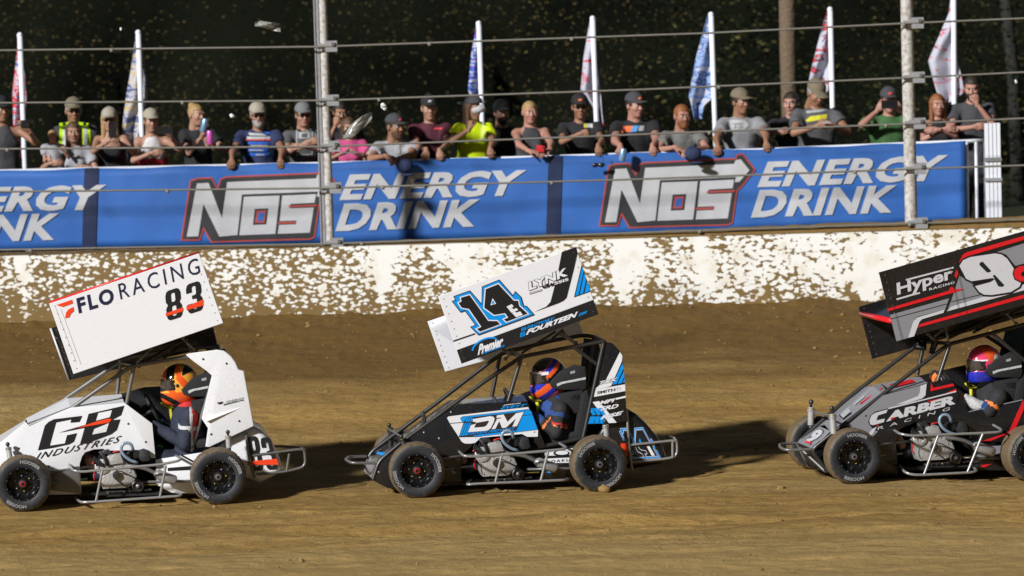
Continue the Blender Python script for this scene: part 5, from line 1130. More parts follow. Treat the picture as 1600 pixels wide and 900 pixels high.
c83.tubes('nerf_bar', [[(107, 725, .32), (114, 735, .06), (127, 737.5, .05), (167, 733.5, .05), (250, 726, .05), (280, 720, .05), (283, 716, .08), (275, 712, .32)], [(118, 779, .32), (127, 785, .06), (150, 784, .05), (250, 777, .05), (281, 775, .05), (284, 772, .08), (275, 769, .32)], [(160, 735, .05), (150, 783, .05)], [(259, 727.5, .05), (250, 776, .05)]], .0105, 'bright_steel')
engine(c83, -594.5, 19)
c83.panel('engine_box', [(77, 741), (122, 728), (127, 772), (80, 766)], .285, .01, 'steel', None, .003)
shock(c83, (12, 694, .24), (16, 718, .22)); shock(c83, (356, 675, .2), (358, 702, .2)); seat(c83, -576, 11); steering(c83, 240, 640)
b = MB(); b.box(c83.P(248, 705, .45), (.07, .1, .1), 'green_box'); b.build('battery', c83.root, smooth=False)
wheel(c83, 35.5, 757, .0, .19, .4, red=True); wheel(c83, 341, 746, .0, .23, 1.0); wheel(c83, 35.5, 757, 1.04, .19, 1, near=False); wheel(c83, 341, 746, 1.02, .24, .2, near=False)

# ============ the black and white car, 14
c14 = Car(F14, 'black bodied race car with a white wing numbered 14, running second')
y1 = Z(660, 380, 4.286); y2 = Z(530, 550, 3.748); y3 = Z(680, 620, 5.296); y4 = Z(780, 510, 4.736); y5 = Z(860, 640, 6); y6 = Z(680, 610, 8)
chassis(c14, 0, 0)
side = [(581, 750), (590, 723), (624, 695), (716, 631.5), (824, 627), (853, 698), (841, 702), (834, 685), (820, 679), (752, 683), (727, 707), (719, 712), (722, 752), (655, 764), (606, 763)]
p14 = c14.panel('side_panel', side, .30, .012, 'black_paint')
d = c14.deco(.30)
d.poly(zz(y6, [(148, 345), (165, 326), (330, 305), (1162, 208), (1168, 224), (1205, 268), (1285, 500), (1282, 578), (1150, 580), (1085, 545), (570, 590), (500, 655), (440, 666), (370, 664), (330, 640), (297, 585), (185, 415)]), 'decal_white', 0)
d.poly(zz(y6, [(312, 345), (340, 325), (1175, 232), (1208, 268), (1282, 492), (500, 584), (470, 572), (295, 578), (352, 408), (320, 372)]), 'brown_ink', 1)
d.poly(zz(y6, [(318, 345), (342, 330), (1120, 242), (1105, 262), (400, 342), (352, 400), (322, 368)]), 'sky_blue', 2)
d.poly(zz(y6, [(1120, 250), (1175, 238), (1204, 272), (1212, 300), (1095, 312)]), 'sky_blue', 2); d.poly(zz(y6, [(1090, 322), (1215, 306), (1280, 488), (1005, 520), (1030, 470)]), 'sky_blue', 2)
for k in range(3): d.poly(zz(y6, [(362+k*32, 412-k*2), (386+k*32, 408-k*2), (330+k*32, 566-k*3), (304+k*32, 570-k*3)]), 'sky_blue', 2); d.poly(zz(y6, [(392+k*28, 350-k*3), (414+k*28, 347-k*3), (402+k*28, 392-k*3), (378+k*28, 395-k*3)]), 'sky_blue', 2)
d.poly(zz(y6, [(475, 570), (500, 560), (1000, 500), (1000, 518), (500, 582)]), 'sky_blue', 2)
d.poly(zz(y6, [(470, 358), (690, 322), (728, 330), (742, 352), (735, 390), (695, 470), (668, 495), (640, 503), (410, 523), (448, 432), (505, 420), (515, 396), (470, 392)]), 'decal_white', 3, holes=[zz(y6, [(516, 405), (665, 378), (672, 392), (640, 440), (615, 455), (485, 466)])])
d.poly(zz(y6, [(772, 312), (855, 300), (905, 392), (1012, 285), (1107, 268), (1022, 447), (964, 453), (1010, 350), (885, 465), (836, 470), (800, 385), (752, 480), (704, 488), (768, 368), (770, 358), (825, 348), (815, 338), (765, 346)]), 'decal_white', 3)
d.text('DRIVEN MIDWEST', y6(388, 562), y6(1000, 492), (1.2, -4), 'sky_blue', 3, bold=.02, shear=.3)
d.text('EVETT', y6(812, 240), y6(1140, 202), (1.5, -4.2), 'sky_blue', 1, bold=.03, shear=.35); d.text('JAMSON', y6(840, 198), y6(1065, 170), (1, -2.4), 'decal_white', 1, bold=.02, shear=.3)
d.line(zz(y6, [(186, 412), (350, 398)]), .8, 'decal_black', 2); d.line(zz(y6, [(297, 582), (570, 574)]), .8, 'decal_black', 2); d.build('lettering', p14)
bolts(c14, [y6(198, 273), y6(50, 600), y2(497, 472), y2(586, 507), y2(233, 704), y2(683, 617), y2(655, 353), y6(1240, 520)], .298, 'bright_steel', .009, p14)
hn = [c14.P(*p, .302) for p in ((624, 695), (716, 631.5), (824, 627))]; hf = [c14.P(*p, .92) for p in ((616, 686), (700, 626), (812, 616))]
b = MB(); mid = [(a+c)/2+Vector((0, 0, .02)) for a, c in zip(hn, hf)]; b.add(hn+mid+hf, [(0, 1, 4, 3), (1, 2, 5, 4), (3, 4, 7, 6), (4, 5, 8, 7)], 'black_paint'); ho = b.build('hood', c14.root, smooth=False); md = ho.modifiers.new('s', 'SOLIDIFY'); md.thickness = .006
np14 = quad3('nose_panel', [c14.P(587, 727, .304), c14.P(624, 696, .304), c14.P(616, 687, .92), c14.P(578, 712, .92)], 'black_paint', c14.root)
quad3('nose_front', [c14.P(583, 749, .304), c14.P(587, 727, .304), c14.P(578, 712, .92), c14.P(568, 736, .92)], 'grey_paint', c14.root)
b = MB(); a_, b_c, c_c = c14.P(592, 716, .4), c14.P(604, 708, .4), c14.P(590, 706, .6); b.add([c14.P(590, 708, .62)+Vector((0, 0, .012)), c14.P(603, 710, .45)+Vector((0, 0, .012)), c14.P(598, 714, .42)+Vector((0, 0, .012)), c14.P(588, 711, .6)+Vector((0, 0, .012))], [(0, 1, 2, 3)], 'sky_blue'); b.build('stripe', np14, smooth=False)
c14.panel('far_side_panel', [(575, 740), (578, 712), (616, 687), (700, 626), (812, 616), (840, 606), (905, 600), (912, 528), (935, 532), (950, 600), (960, 690), (900, 740)], .925, .008, 'black_paint')
r14 = c14.panel('cockpit_panel', zz(y4, [(778, 112), (835, 122), (880, 165), (912, 218), (930, 420), (938, 560), (947, 700), (870, 716), (640, 728), (690, 520), (735, 290)]), .33, .012, 'black_paint')
d = c14.deco(.33)
d.poly(zz(y4, [(893, 190), (911, 218), (908, 258), (828, 440), (790, 452), (700, 470), (790, 395)]), 'decal_white', 0)
for q in ([(912, 272), (920, 310), (868, 425), (838, 432)], [(922, 330), (926, 370), (905, 420), (876, 424)], [(927, 385), (930, 412), (912, 418)]): d.poly(zz(y4, q), 'sky_blue', 1)
d.poly(zz(y4, [(702, 470), (931, 428), (934, 478), (690, 524)]), 'decal_white', 1); d.text('SMITH', y4(724, 503), y4(858, 478), (.2, -4.6), 'decal_black', 2, bold=.03); d.text('TI', y4(862, 477), y4(895, 471), (.2, -4.6), 'print_grey', 2)
d.text('T&K', y4(735, 435), y4(880, 400), (1.5, -6), 'decal_black', 2, bold=.08, shear=.3); d.text('T&K', y4(738, 433), y4(876, 400), (1.5, -5.4), 'decal_white', 3, bold=.03, shear=.3)
d.poly(zz(y4, [(862, 530), (937, 513), (938, 527), (862, 543)]), 'decal_white', 1); d.poly(zz(y4, [(690, 560), (738, 552), (870, 712), (812, 716)]), 'decal_white', 0)
for k in range(2):
    for j in range(3): x = 655+k*2+j*36; y = 668-k*62; d.poly(zz(y4, [(x+18*(1-k), y), (x+32+18*(1-k), y-3), (x+58, y+48), (x+22-18*(1-k)+14*k, y+52)]), 'sky_blue', 1)
for t_, a, c, h in (('MPI', (738, 582), (855, 558), -6), ('SRD', (748, 625), (880, 603), -6.5), ('KSE', (748, 690), (915, 652), -6)):
    d.text(t_, y4(*a), y4(*c), (1.2, h), 'decal_white', 2, bold=.04, shear=.25)
d.build('lettering', r14)
l14 = c14.panel('lower_panel', [(845, 706), (905, 694), (925, 690), (925, 752), (850, 752)], .34, .01, 'black_paint')
d = c14.deco(.34); d.poly(zz(y3, [(905, 465), (1010, 435), (1180, 420), (1180, 545), (960, 548), (905, 520)]), 'decal_white', 0); d.poly([y3(1045+68*math.cos(a), 467-25*math.sin(a)) for a in [k*math.pi/10 for k in range(20)]], 'decal_black', 1); d.poly([y3(1048+52*math.cos(a), 463-17*math.sin(a)) for a in [k*math.pi/10 for k in range(20)]], 'decal_white', 2); d.line(zz(y3, [(905, 500), (1180, 488)]), 4, 'decal_black', 1); d.text('OAKLEY', y3(960, 545), y3(1175, 528), (.3, -4), 'decal_black', 1, bold=.03, space=1.5); d.poly([y3(955+42*math.cos(a), 615-17*math.sin(a)) for a in [k*math.pi/10 for k in range(20)]], 'sky_blue', 1); d.poly([y3(955+22*math.cos(a), 617-8*math.sin(a)) for a in [k*math.pi/10 for k in range(20)]], 'decal_white', 2); d.build('lettering', l14)
t14 = c14.panel('tail_tank', [(925, 696), (950, 650), (978, 637), (995, 647), (1010, 661), (1027, 681), (1037, 698), (1043, 716), (1035, 725), (993, 733), (950, 730)], .38, .5, 'black_paint', None, .05, 5)
d = c14.deco(.377)
TAIL14 = d
b = MB(); b.box(c14.P(975, 702, .4), (.06, .05, .1), 'orange_red'); b.build('tail_lamp', c14.root, smooth=False)
c14.tubes('roll_cage', [[(583, 749, .31), (592, 721, .31), (624, 694, .31), (760, 594, .32), (812, 559.5, .33), (819, 556.5, .33), (896, 541.7, .33), (944, 533.5, .33)], [(570, 732, .92), (579, 707, .92), (690, 624, .92), (765, 566, .92), (790, 549, .91), (816, 544, .91), (864, 532, .91), (911, 523.7, .91), (928, 526, .9), (944, 533.5, .33)], [(794, 627, .32), (814, 560, .33)], [(768, 622, .92), (781, 556, .92)], [(943, 536, .33), (911, 685, .34)], [(896, 541.7, .33), (935, 571, .34)], [(816, 557, .33), (790, 549, .91)], [(928, 527, .9), (905, 680, .9)], [(661, 666, .31), (662, 645, .92)], [(611, 705, .31), (610, 690, .92)], [(911, 685, .34), (850, 697, .33)]], .0165, 'dark_steel')
wn, wf, wfo = wing(c14, [(684.5, 463), (900, 386), (935, 491), (721, 568.5)], [(668, 502.5), (884, 428), (911, 522), (696, 581)], .72, .12, 'decal_white', 'decal_white', 'pale_paint')
d = c14.deco(.15)
d.poly(zz(y1, [(230, 716), (1146, 378), (1180, 476), (262, 808)]), 'decal_black', 0)
d.line(zz(y1, [(206, 656), (352, 606)]), 2, 'decal_black', 0); d.poly(zz(y1, [(934, 58), (1030, 25), (1040, 60), (1012, 180), (965, 365), (945, 385), (910, 402), (745, 462), (830, 424), (858, 392), (882, 300), (912, 170)]), 'decal_black', 0)
d.poly(zz(y1, [(1066, 145), (1130, 322), (1015, 362)]), 'decal_black', 0)
for q in ([(1070, 158), (1079, 188), (1045, 346), (1024, 353)], [(1083, 200), (1098, 238), (1076, 336), (1054, 343)], [(1103, 250), (1127, 318), (1086, 333)]): d.poly(zz(y1, q), 'sky_blue', 1)
O = [(195, 388), (218, 380), (207, 355), (318, 316), (396, 405), (398, 290), (515, 243), (606, 348), (622, 320), (662, 360), (680, 420), (697, 418), (752, 480), (375, 618), (318, 560), (352, 548), (285, 455), (255, 465)]
d.poly(zz(y1, O), 'navy_ink', 1); d.poly(zz(y1, off_poly(O, -6)), 'sky_blue', 2)
one = [(242, 400), (262, 390), (257, 365), (316, 348), (440, 520), (500, 522), (520, 542), (385, 592), (365, 575), (395, 560), (312, 440), (263, 432)]; four = [(424, 308), (508, 274), (612, 385), (640, 385), (648, 420), (690, 458), (704, 472), (562, 526), (546, 510), (575, 498), (553, 468), (480, 480), (414, 432)]
for q in (one, four): d.poly(zz(y1, off_poly(q, 7)), 'decal_white', 3); d.poly(zz(y1, q), 'decal_black', 4)
d.poly(zz(y1, [(470, 368), (494, 405), (456, 416)]), 'decal_white', 5); d.poly(zz(y1, [(471, 380), (484, 402), (462, 408)]), 'sky_blue', 6)
def totail(L): return [y5(642+(x-195)/557*395, 168+(y+.345*(x-195)-353)/325*300-(x-195)/557*8) for x, y in L]
TAIL14.poly(totail(O), 'pale_paint', 0); TAIL14.poly(totail(off_poly(O, -4)), 'sky_blue', 1); TAIL14.poly(totail(off_poly(O, -24)), 'decal_black', 2)
for q in (one, four): TAIL14.poly(totail(off_poly(q, 7)), 'pale_paint', 3); TAIL14.poly(totail(q), 'decal_black', 4)
TAIL14.poly(totail([(470, 368), (494, 405), (456, 416)]), 'sky_blue', 5); TAIL14.poly(totail([(563, 425), (598, 408), (672, 480), (628, 496)]), 'decal_white', 5); TAIL14.build('lettering', t14)
for q in ([(563, 425), (598, 408), (612, 424), (577, 442)], [(585, 452), (630, 434), (642, 448), (597, 466)], [(606, 474), (655, 456), (672, 480), (628, 496)]): d.poly(zz(y1, q), 'decal_white', 6)
d.poly(zz(y1, [(575, 440), (598, 430), (650, 490), (627, 496)]), 'decal_white', 5)
d.text('LYNK', y1(716, 318), y1(974, 216), (-1.2, -13), 'decal_black', 1, bold=.05, grow=.028); d.text('LYNK', y1(716, 318), y1(974, 216), (-1.2, -13), 'decal_white', 2, bold=.04)
d.text('CHASSIS', y1(803, 306), y1(980, 250), (-.6, -4.6), 'decal_black', 3, bold=.09); d.text('SSIS', y1(885, 280), y1(980, 250), (-.6, -4.6), 'decal_white', 4, bold=.03); d.line(zz(y1, [(716, 338), (800, 312)]), 2.2, 'decal_black', 1); d.line(zz(y1, [(718, 338), (798, 313)]), 1, 'decal_white', 2)
d.text('FACTORY', y1(694, 578), y1(884, 512), (1, -5), 'sky_blue', 1, bold=.03, shear=.3); d.text('FOURTEEN', y1(692, 616), y1(1035, 492), (1.6, -8.4), 'decal_white', 1, bold=.05, shear=.25); d.text('DM', y1(1045, 490), y1(1100, 470), (1, -4.5), 'sky_blue', 1, bold=.04, shear=.25)
for k in range(4): d.poly(zz(y1, [(656+k*9, 600-k*3), (662+k*9, 598-k*3), (660+k*9, 630-k*3), (654+k*9, 632-k*3)]), 'sky_blue', 1); d.poly(zz(y1, [(664+k*8, 568-k*3), (669+k*8, 566-k*3), (667+k*8, 590-k*3), (662+k*8, 592-k*3)]), 'sky_blue', 1)
d.text('Premier', y1(370, 752), y1(538, 690), (1.5, -17), 'decal_white', 1, bold=.05, shear=.2); d.text('THERMO WELDING', y1(400, 745), y1(548, 692), (.4, -3), 'sky_blue', 2, bold=.03)
d.line([y1(420+85*math.cos(a)-25*math.sin(a)*0, 690-50*math.sin(a)-28*math.cos(a)) for a in [.3+k*.24 for k in range(13)]], 2.6, 'sky_blue', 1)
for k in range(4): d.line(zz(y1, [(234+k*9, 716-k*3), (266+k*9, 806-k*3)]), .8, 'dark_steel', 1)
d.build('lettering', wn)
d = Deco(lambda x, y, l: c14.P(x, y, 1.297-l)); d.line(zz(y1, [(85, 590), (150, 570), (190, 640)]), 2, 'print_grey', 0); d.text('14', y1(120, 605), y1(190, 625), (3, -8), 'print_grey', 0, bold=.05); d.build('lettering', wf)
struts(c14, [((787, 548, .45), (791, 536, .45)), ((876, 522, .4), (908, 543, .35)), ((800, 552, .6), (790, 560, .6)), ((880, 520, .8), (900, 536, .85)), ((817, 556, .33), (800, 549, .4))])
c14.tubes('wing_slider', [[(815, 552, .5), (868, 518, .5)], [(795, 550, .42), (835, 541, .42)], [(862, 530, .7), (880, 515, .7)]], .010, 'dark_steel', None, 0)
c14.tubes('rear_bumper', [[(984, 695.5, .36), (1054, 688, .36), (1058, 691, .37), (1058, 713, .37), (1040, 717, .36), (986, 722, .36)], [(1026, 681.5, .92), (1046, 682, .92), (1053, 684, .7), (1058, 691, .37)], [(1051, 689, .36), (1051, 715, .36)], [(979, 638, .35), (983, 700, .35), (988, 735, .35)]], .0105, 'bright_steel')
c14.tubes('nerf_bar', [[(717, 705, .32), (724, 712, .06), (733, 713.5, .05), (784, 711, .05), (880, 702, .05), (886, 699.5, .08), (874.5, 692.7, .32)], [(735, 750, .32), (729, 757.5, .06), (742, 756, .05), (884, 750, .05), (890, 747, .32)], [(784, 711, .05), (774, 754, .05)], [(856.5, 705, .05), (845, 751, .05)]], .0105, 'bright_steel')
c14.tubes('front_bumper', [[(587, 723.5, .36), (549, 723.5, .36), (540, 718, .5), (545, 714, .85), (572, 713, .9)]], .012, 'steel')
engine(c14, 0, 0)
shock(c14, (627, 682, .24), (633, 700, .22), 'dark_steel'); shock(c14, (608, 664, .95), (612, 684, .95), 'dark_steel'); shock(c14, (945.5, 658, .2), (948, 686, .2)); seat(c14, 0, 0); steering(c14, 802, 632)
c14.tubes('tie_bar', [[(607, 670, .95), (628, 683, .24)]], .009, 'steel', None, 0)
wheel(c14, 652, 736, .0, .19, 1.2, steer=R(-5), red=True); wheel(c14, 938, 726.5, .0, .24, 2.5, steer=0); wheel(c14, 652, 736, 1.04, .19, 1, steer=R(-5), near=False); wheel(c14, 938, 726.5, 1.02, .24, .2, near=False)

# ============ the black and grey car, 9
c9 = Car(F9, 'black and grey race car with red stripes, numbered 9, cut off by the right edge')
A1 = Z(1330, 350, 4.093); B1 = Z(1210, 540, 3.914); K1 = Z(1340, 580, 5); D1 = Z(1420, 490, 4.739); E1 = Z(1470, 620, 6)
chassis(c9, 0, 0)
side = [(1302, 700), (1324, 664), (1380, 617), (1448, 599), (1486, 592), (1497, 610), (1514, 643), (1598, 624), (1622, 616), (1612, 690), (1560, 690), (1514, 690), (1514, 668), (1480, 662), (1430, 660), (1406, 671), (1400, 690), (1404, 742), (1345, 747), (1312, 738)]
p9 = c9.panel('side_panel', side, .30, .012, 'black_paint')
d = c9.deco(.30)
d.poly([(1324, 665), (1379, 618), (1447, 600), (1444, 618), (1436, 624), (1372, 648), (1358, 661), (1364, 672), (1372, 674), (1360, 686), (1340, 680)], 'grey_paint', 0)
d.poly(zz(K1, [(492, 114), (540, 97), (530, 190), (500, 215), (380, 250), (300, 262), (470, 195), (485, 170)]), 'pale_paint', 1); d.poly(zz(K1, [(115, 450), (150, 435), (108, 508), (75, 500)]), 'pale_paint', 1)
O = [(82, 395), (100, 345), (140, 315), (760, 160), (790, 185), (770, 245), (720, 262), (400, 345), (220, 400), (130, 430), (95, 425)]
d.poly(zz(K1, O), 'decal_black', 1)
d.poly(zz(K1, [(92, 385), (108, 345), (140, 325), (235, 298), (225, 325), (160, 345), (145, 385), (212, 370), (205, 398), (120, 422), (98, 415)]), 'pale_paint', 2)
d.text('ARBER', K1(222, 395), K1(765, 255), (3, -15), 'pale_paint', 2, bold=.055, shear=.0, space=1.0); d.line(zz(K1, [(240, 292), (560, 212), (770, 158)]), 2, 'pale_paint', 2)
d.poly(zz(K1, [(258, 365), (292, 358), (285, 372), (258, 378)]), 'red_paint', 3); d.text('RACING', K1(155, 460), K1(718, 303), (1.2, -5), 'pale_paint', 2, bold=.0, space=2.0)
d.poly(zz(K1, [(575, 90), (592, 130), (745, 96), (756, 115), (568, 157)]), 'red_paint', 1); d.poly(zz(K1, [(690, 170), (768, 138), (776, 156)]), 'red_paint', 1); d.poly(zz(K1, [(540, 235), (660, 210), (560, 240)]), 'red_paint', 3); d.poly(zz(K1, [(146, 424), (168, 416), (150, 436)]), 'red_paint', 3)
d.poly(zz(E1, [(772, 25), (790, 90), (700, 300), (640, 345), (470, 412), (385, 415), (600, 345), (640, 320)]), 'red_paint', 1); d.line(zz(E1, [(262, 140), (765, 28)]), 1.5, 'grey_paint', 1)
d.build('lettering', p9); bolts(c9, [B1(558, 430), B1(752, 690), K1(660, 125), K1(66, 348)], .298, 'dark_steel', .009, p9)
l9 = c9.panel('lower_panel', [(1514, 692), (1575, 688), (1600, 690), (1600, 735), (1524, 735)], .34, .01, 'black_paint'); d = c9.deco(.34); d.poly(zz(E1, [(385, 470), (585, 455), (570, 520), (300, 630), (330, 560)]), 'grey_paint', 0); d.poly(zz(E1, [(365, 640), (480, 628), (410, 660), (360, 665)]), 'red_paint', 1); d.poly(zz(E1, [(580, 575), (640, 560), (640, 590), (595, 592)]), 'red_paint', 1); d.build('stripe', l9)
hn = [c9.P(*p, .302) for p in ((1297, 673), (1324, 664), (1380, 617), (1450, 599))]; hf = [c9.P(*p, .92) for p in ((1279, 665), (1300, 648), (1352, 604), (1424, 590))]
b = MB(); mid = [(a+c)/2+Vector((0, 0, .03)) for a, c in zip(hn, hf)]; b.add(hn+mid+hf, [(0, 1, 5, 4), (1, 2, 6, 5), (2, 3, 7, 6), (4, 5, 9, 8), (5, 6, 10, 9), (6, 7, 11, 10)], 'grey_paint'); ho = b.build('hood', c9.root, smooth=False); md = ho.modifiers.new('s', 'SOLIDIFY'); md.thickness = .006
def onhood(u, v, l):                                    # u along the hood, v across from near to far
    i = min(2, int(u)); t = u-i; rows = [x[i]*(1-t)+x[i+1]*t for x in (hn, mid, hf)]; p = rows[0]*(1-2*v)+rows[1]*2*v if v < .5 else rows[1]*(2-2*v)+rows[2]*(2*v-1); return p+Vector((-.5, -.1, 1)).normalized()*(.006+l)
d = Deco(onhood); d.poly([(1.0, .25), (2.2, .25), (2.2, .55), (1.0, .55)], 'black_paint', 0); d.poly([(1.02, .3), (1.25, .3), (1.25, .5), (1.02, .5)], 'print_grey', 1); d.poly([(1.5, .28), (2.1, .28), (2.1, .33), (1.5, .33)], 'red_paint', 1); d.poly([(1.4, .4), (1.7, .4), (1.7, .47), (1.4, .47)], 'print_grey', 1); d.poly([(2.3, .2), (2.8, .2), (2.8, .4), (2.3, .4)], 'red_paint', 1); d.build('graphics', ho)
nq = [c9.P(1269, 701, .36), c9.P(1297, 673, .304), c9.P(1279, 665, .92), c9.P(1246, 691, .86)]; nz = quad3('nose_panel', nq, 'grey_paint', c9.root)
def onnose(u, v, l): p = (nq[0]*(1-v)+nq[1]*v)*(1-u)+(nq[3]*(1-v)+nq[2]*v)*u; n = (nq[1]-nq[0]).cross(nq[3]-nq[0]).normalized(); n = n if n.z > 0 else -n; return p+n*(.003+l)
d = Deco(lambda x, y, l: onnose(1-x, y, l)); d.text('9', (.18, .10), (.82, .10), (0, .82), 'black_paint', 0, bold=.10); d.text('9', (.22, .14), (.78, .14), (0, .74), 'pale_paint', 1, bold=.05); d.poly([(.35, .12), (.75, .12), (.7, .24), (.35, .2)], 'red_paint', 2); d.build('lettering', nz)
quad3('nose_front', [c9.P(1290, 738, .32), c9.P(1269, 702, .36), c9.P(1246, 692, .86), c9.P(1262, 728, .9)], 'dark_interior', c9.root)
c9.panel('far_side_panel', [(1290, 728), (1278, 668), (1300, 648), (1352, 604), (1424, 590), (1500, 572), (1560, 560), (1572, 512), (1620, 505), (1660, 700), (1560, 740)], .925, .008, 'black_paint')
r9 = c9.panel('cockpit_panel', [(1598, 590), (1626, 516), (1650, 525), (1662, 545), (1668, 620), (1672, 676), (1610, 690), (1600, 670), (1605, 630)], .33, .012, 'black_paint')
c9.panel('tail_tank', [(1600, 686), (1632, 634), (1660, 622), (1692, 648), (1718, 684), (1724, 704), (1674, 720), (1630, 718)], .38, .5, 'black_paint', None, .05, 5)
c9.tubes('roll_cage', [[(1294, 737, .33), (1268, 703, .35), (1312, 668, .31), (1420, 585, .32), (1478, 541, .33), (1486, 537, .33), (1600, 507, .33), (1640, 498, .33)], [(1262, 722, .9), (1246, 692, .88), (1322, 624, .92), (1420, 549, .92), (1440, 536, .92), (1466, 527, .91), (1560, 500, .91), (1610, 488, .91), (1640, 498, .33)], [(1465, 595, .32), (1484, 538, .33)], [(1433, 586, .92), (1444, 535, .92)], [(1550, 521, .33), (1604, 566, .34)], [(1636, 500, .33), (1602, 640, .34)], [(1486, 537, .33), (1445, 534, .92)], [(1474, 581, .32), (1483, 592, .32)], [(1610, 490, .91), (1596, 640, .9)], [(1540, 524, .9), (1596, 560, .9)]], .0165, 'dark_steel')
wn, wf, wfo = wing(c9, [(1373.5, 425.7), (1622, 355), (1652, 462), (1400.5, 533)], [(1341.7, 479.5), (1588, 409), (1612, 491), (1363, 561)], .71, .14, 'black_paint', 'black_paint', 'black_paint', 'red_paint')
d = c9.deco(.15)
d.poly(zz(A1, [(247, 582), (626, 475), (600, 548), (425, 592), (400, 620), (365, 728), (290, 750)]), 'grey_paint', 0); d.poly(zz(A1, [(425, 597), (598, 548), (590, 568), (455, 608), (437, 625), (402, 718), (364, 728), (398, 622)]), 'pale_paint', 1)
d.poly(zz(A1, [(692, 330), (800, 400), (850, 455), (1110, 382), (1330, 320), (1330, 345), (612, 560), (640, 490)]), 'grey_paint', 0); d.poly(zz(A1, [(640, 528), (1110, 385), (1330, 330), (1330, 362), (615, 558)]), 'pale_paint', 1); d.poly(zz(A1, [(928, 180), (1110, 122), (1330, 60), (1330, 190), (1050, 268), (990, 195)]), 'grey_paint', 0)
d.line(zz(A1, [(250, 608), (612, 510)]), .8, 'decal_black', 2); d.line(zz(A1, [(640, 497), (830, 450)]), .8, 'decal_black', 2)
d.poly(zz(A1, [(440, 640), (1110, 450), (1330, 388), (1330, 412), (428, 662)]), 'red_paint', 2); d.poly(zz(A1, [(235, 540), (622, 427), (632, 405), (650, 402), (656, 416), (728, 416), (650, 440), (238, 558)]), 'red_paint', 2)
d.poly(zz(A1, [(686, 250), (712, 198), (740, 180), (1110, 74), (1330, 15), (1330, 42), (1110, 100), (748, 205), (715, 228)]), 'red_paint', 2); d.poly(zz(A1, [(672, 292), (684, 305), (682, 325), (672, 348), (660, 330)]), 'red_paint', 2)
nine = [(692, 268), (715, 232), (760, 212), (920, 188), (962, 195), (998, 222), (1050, 300), (1085, 380), (1075, 402), (1020, 435), (900, 454), (850, 452), (820, 435), (792, 398), (890, 372), (918, 355), (905, 345), (770, 366), (735, 350)]
d.poly(zz(A1, off_poly(nine, 11)), 'decal_black', 3); d.poly(zz(A1, nine), 'pale_paint', 4); d.poly(zz(A1, [(822, 248), (840, 240), (895, 300), (885, 308), (868, 310), (820, 262)]), 'decal_black', 5); d.poly(zz(A1, [(905, 330), (918, 325), (980, 392), (965, 402), (940, 398)]), 'decal_black', 5)
c_ = [(1040+0, 320), (1046, 292), (1070, 272), (1110, 266), (1150, 270), (1150, 300), (1105, 300), (1085, 315), (1090, 335), (1150, 330), (1150, 360), (1085, 368), (1050, 350)]
d.poly(zz(A1, off_poly(c_, 8)), 'decal_black', 6); d.poly(zz(A1, c_), 'red_paint', 7)
d.text('Hyper', A1(296, 478), A1(655, 372), (-1.6, -24.5), 'pale_paint', 2, bold=.03); d.line(zz(A1, [(350, 358), (655, 278)]), 2.6, 'pale_paint', 2); d.line(zz(A1, [(290, 482), (400, 450), (440, 440)]), 2.6, 'pale_paint', 2); d.text('RACING', A1(500, 426), A1(662, 380), (-.5, -3.8), 'pale_paint', 2, bold=.03, space=1.2)
d.line(zz(A1, [(612, 186), (700, 610)]), .7, 'dark_steel', 8); d.line(zz(A1, [(655, 175), (745, 600)]), .7, 'dark_steel', 8); d.line(zz(A1, [(215, 300), (325, 740)]), .7, 'dark_steel', 8); d.build('lettering', wn)
struts(c9, [((1478, 512, .36), (1482, 536, .33)), ((1573, 490, .36), (1588, 506, .33)), ((1450, 522, .5), (1462, 535, .6)), ((1458, 528, .6), (1472, 515, .6))])
c9.tubes('wing_slider', [[(1480, 530, .5), (1560, 492, .5)], [(1520, 520, .7), (1600, 480, .7)]], .010, 'dark_steel', None, 0)
for k, (q, t_) in enumerate((([(380, 800), (438, 735), (512, 748), (468, 808)], 'LR'), ([(482, 822), (545, 760), (590, 768), (515, 835)], 'CM'))):
    pts = [c9.P(*A1(*p), .5+.0*k) for p in q]; pts = [p+Vector((0, dy, 0)) for p, dy in zip(pts, (-.05, .12, .12, -.05))]
    s_ = quad3('sun_visor', pts, 'black_paint', c9.root, .004); dd = Deco(lambda x, y, l: (pts[0]*(1-y)+pts[1]*y)*(1-x)+(pts[3]*(1-y)+pts[2]*y)*x+Vector((-.2, -.5, .8))*(.004+l)); dd.text(t_, (.25, .45), (.8, .45), (0, .4), 'print_silver', 0, bold=.06); dd.text('RACING', (.25, .2), (.8, .2), (0, .15), 'print_grey', 0); dd.build('lettering', s_)
c9.tubes('nerf_bar', [[(1397, 672, .32), (1406, 678, .08), (1424, 681, .05), (1540, 676.5, .05), (1562, 675, .05), (1566, 672, .08), (1552, 664, .3)], [(1406, 728, .32), (1414, 738, .08), (1426, 742, .05), (1444, 742, .05), (1520, 738, .05), (1527, 735, .08), (1520, 730, .3)], [(1466, 680, .05), (1444, 741, .05)], [(1536, 677, .05), (1512, 737, .05)]], .0105, 'bright_steel')
c9.tubes('front_bumper', [[(1268, 702, .37), (1228, 703.5, .40), (1219, 699, .5), (1218, 695, .8), (1226, 693.5, .86), (1247, 692.5, .88)], [(1250, 700, .5), (1290, 737, .35)], [(1245, 692, .86), (1262, 727, .88)]], .012, 'steel')
engine(c9, 684, -25)
shock(c9, (1300, 638, .22), (1303, 682, .2), r=.027); shock(c9, (1267.5, 628, .98), (1267, 668, .98), r=.027); seat(c9, 681, -19); steering(c9, 1478, 606)
c9.tubes('tie_bar', [[(1272, 644, .98), (1298, 650, .22)]], .009, 'steel', None, 0)
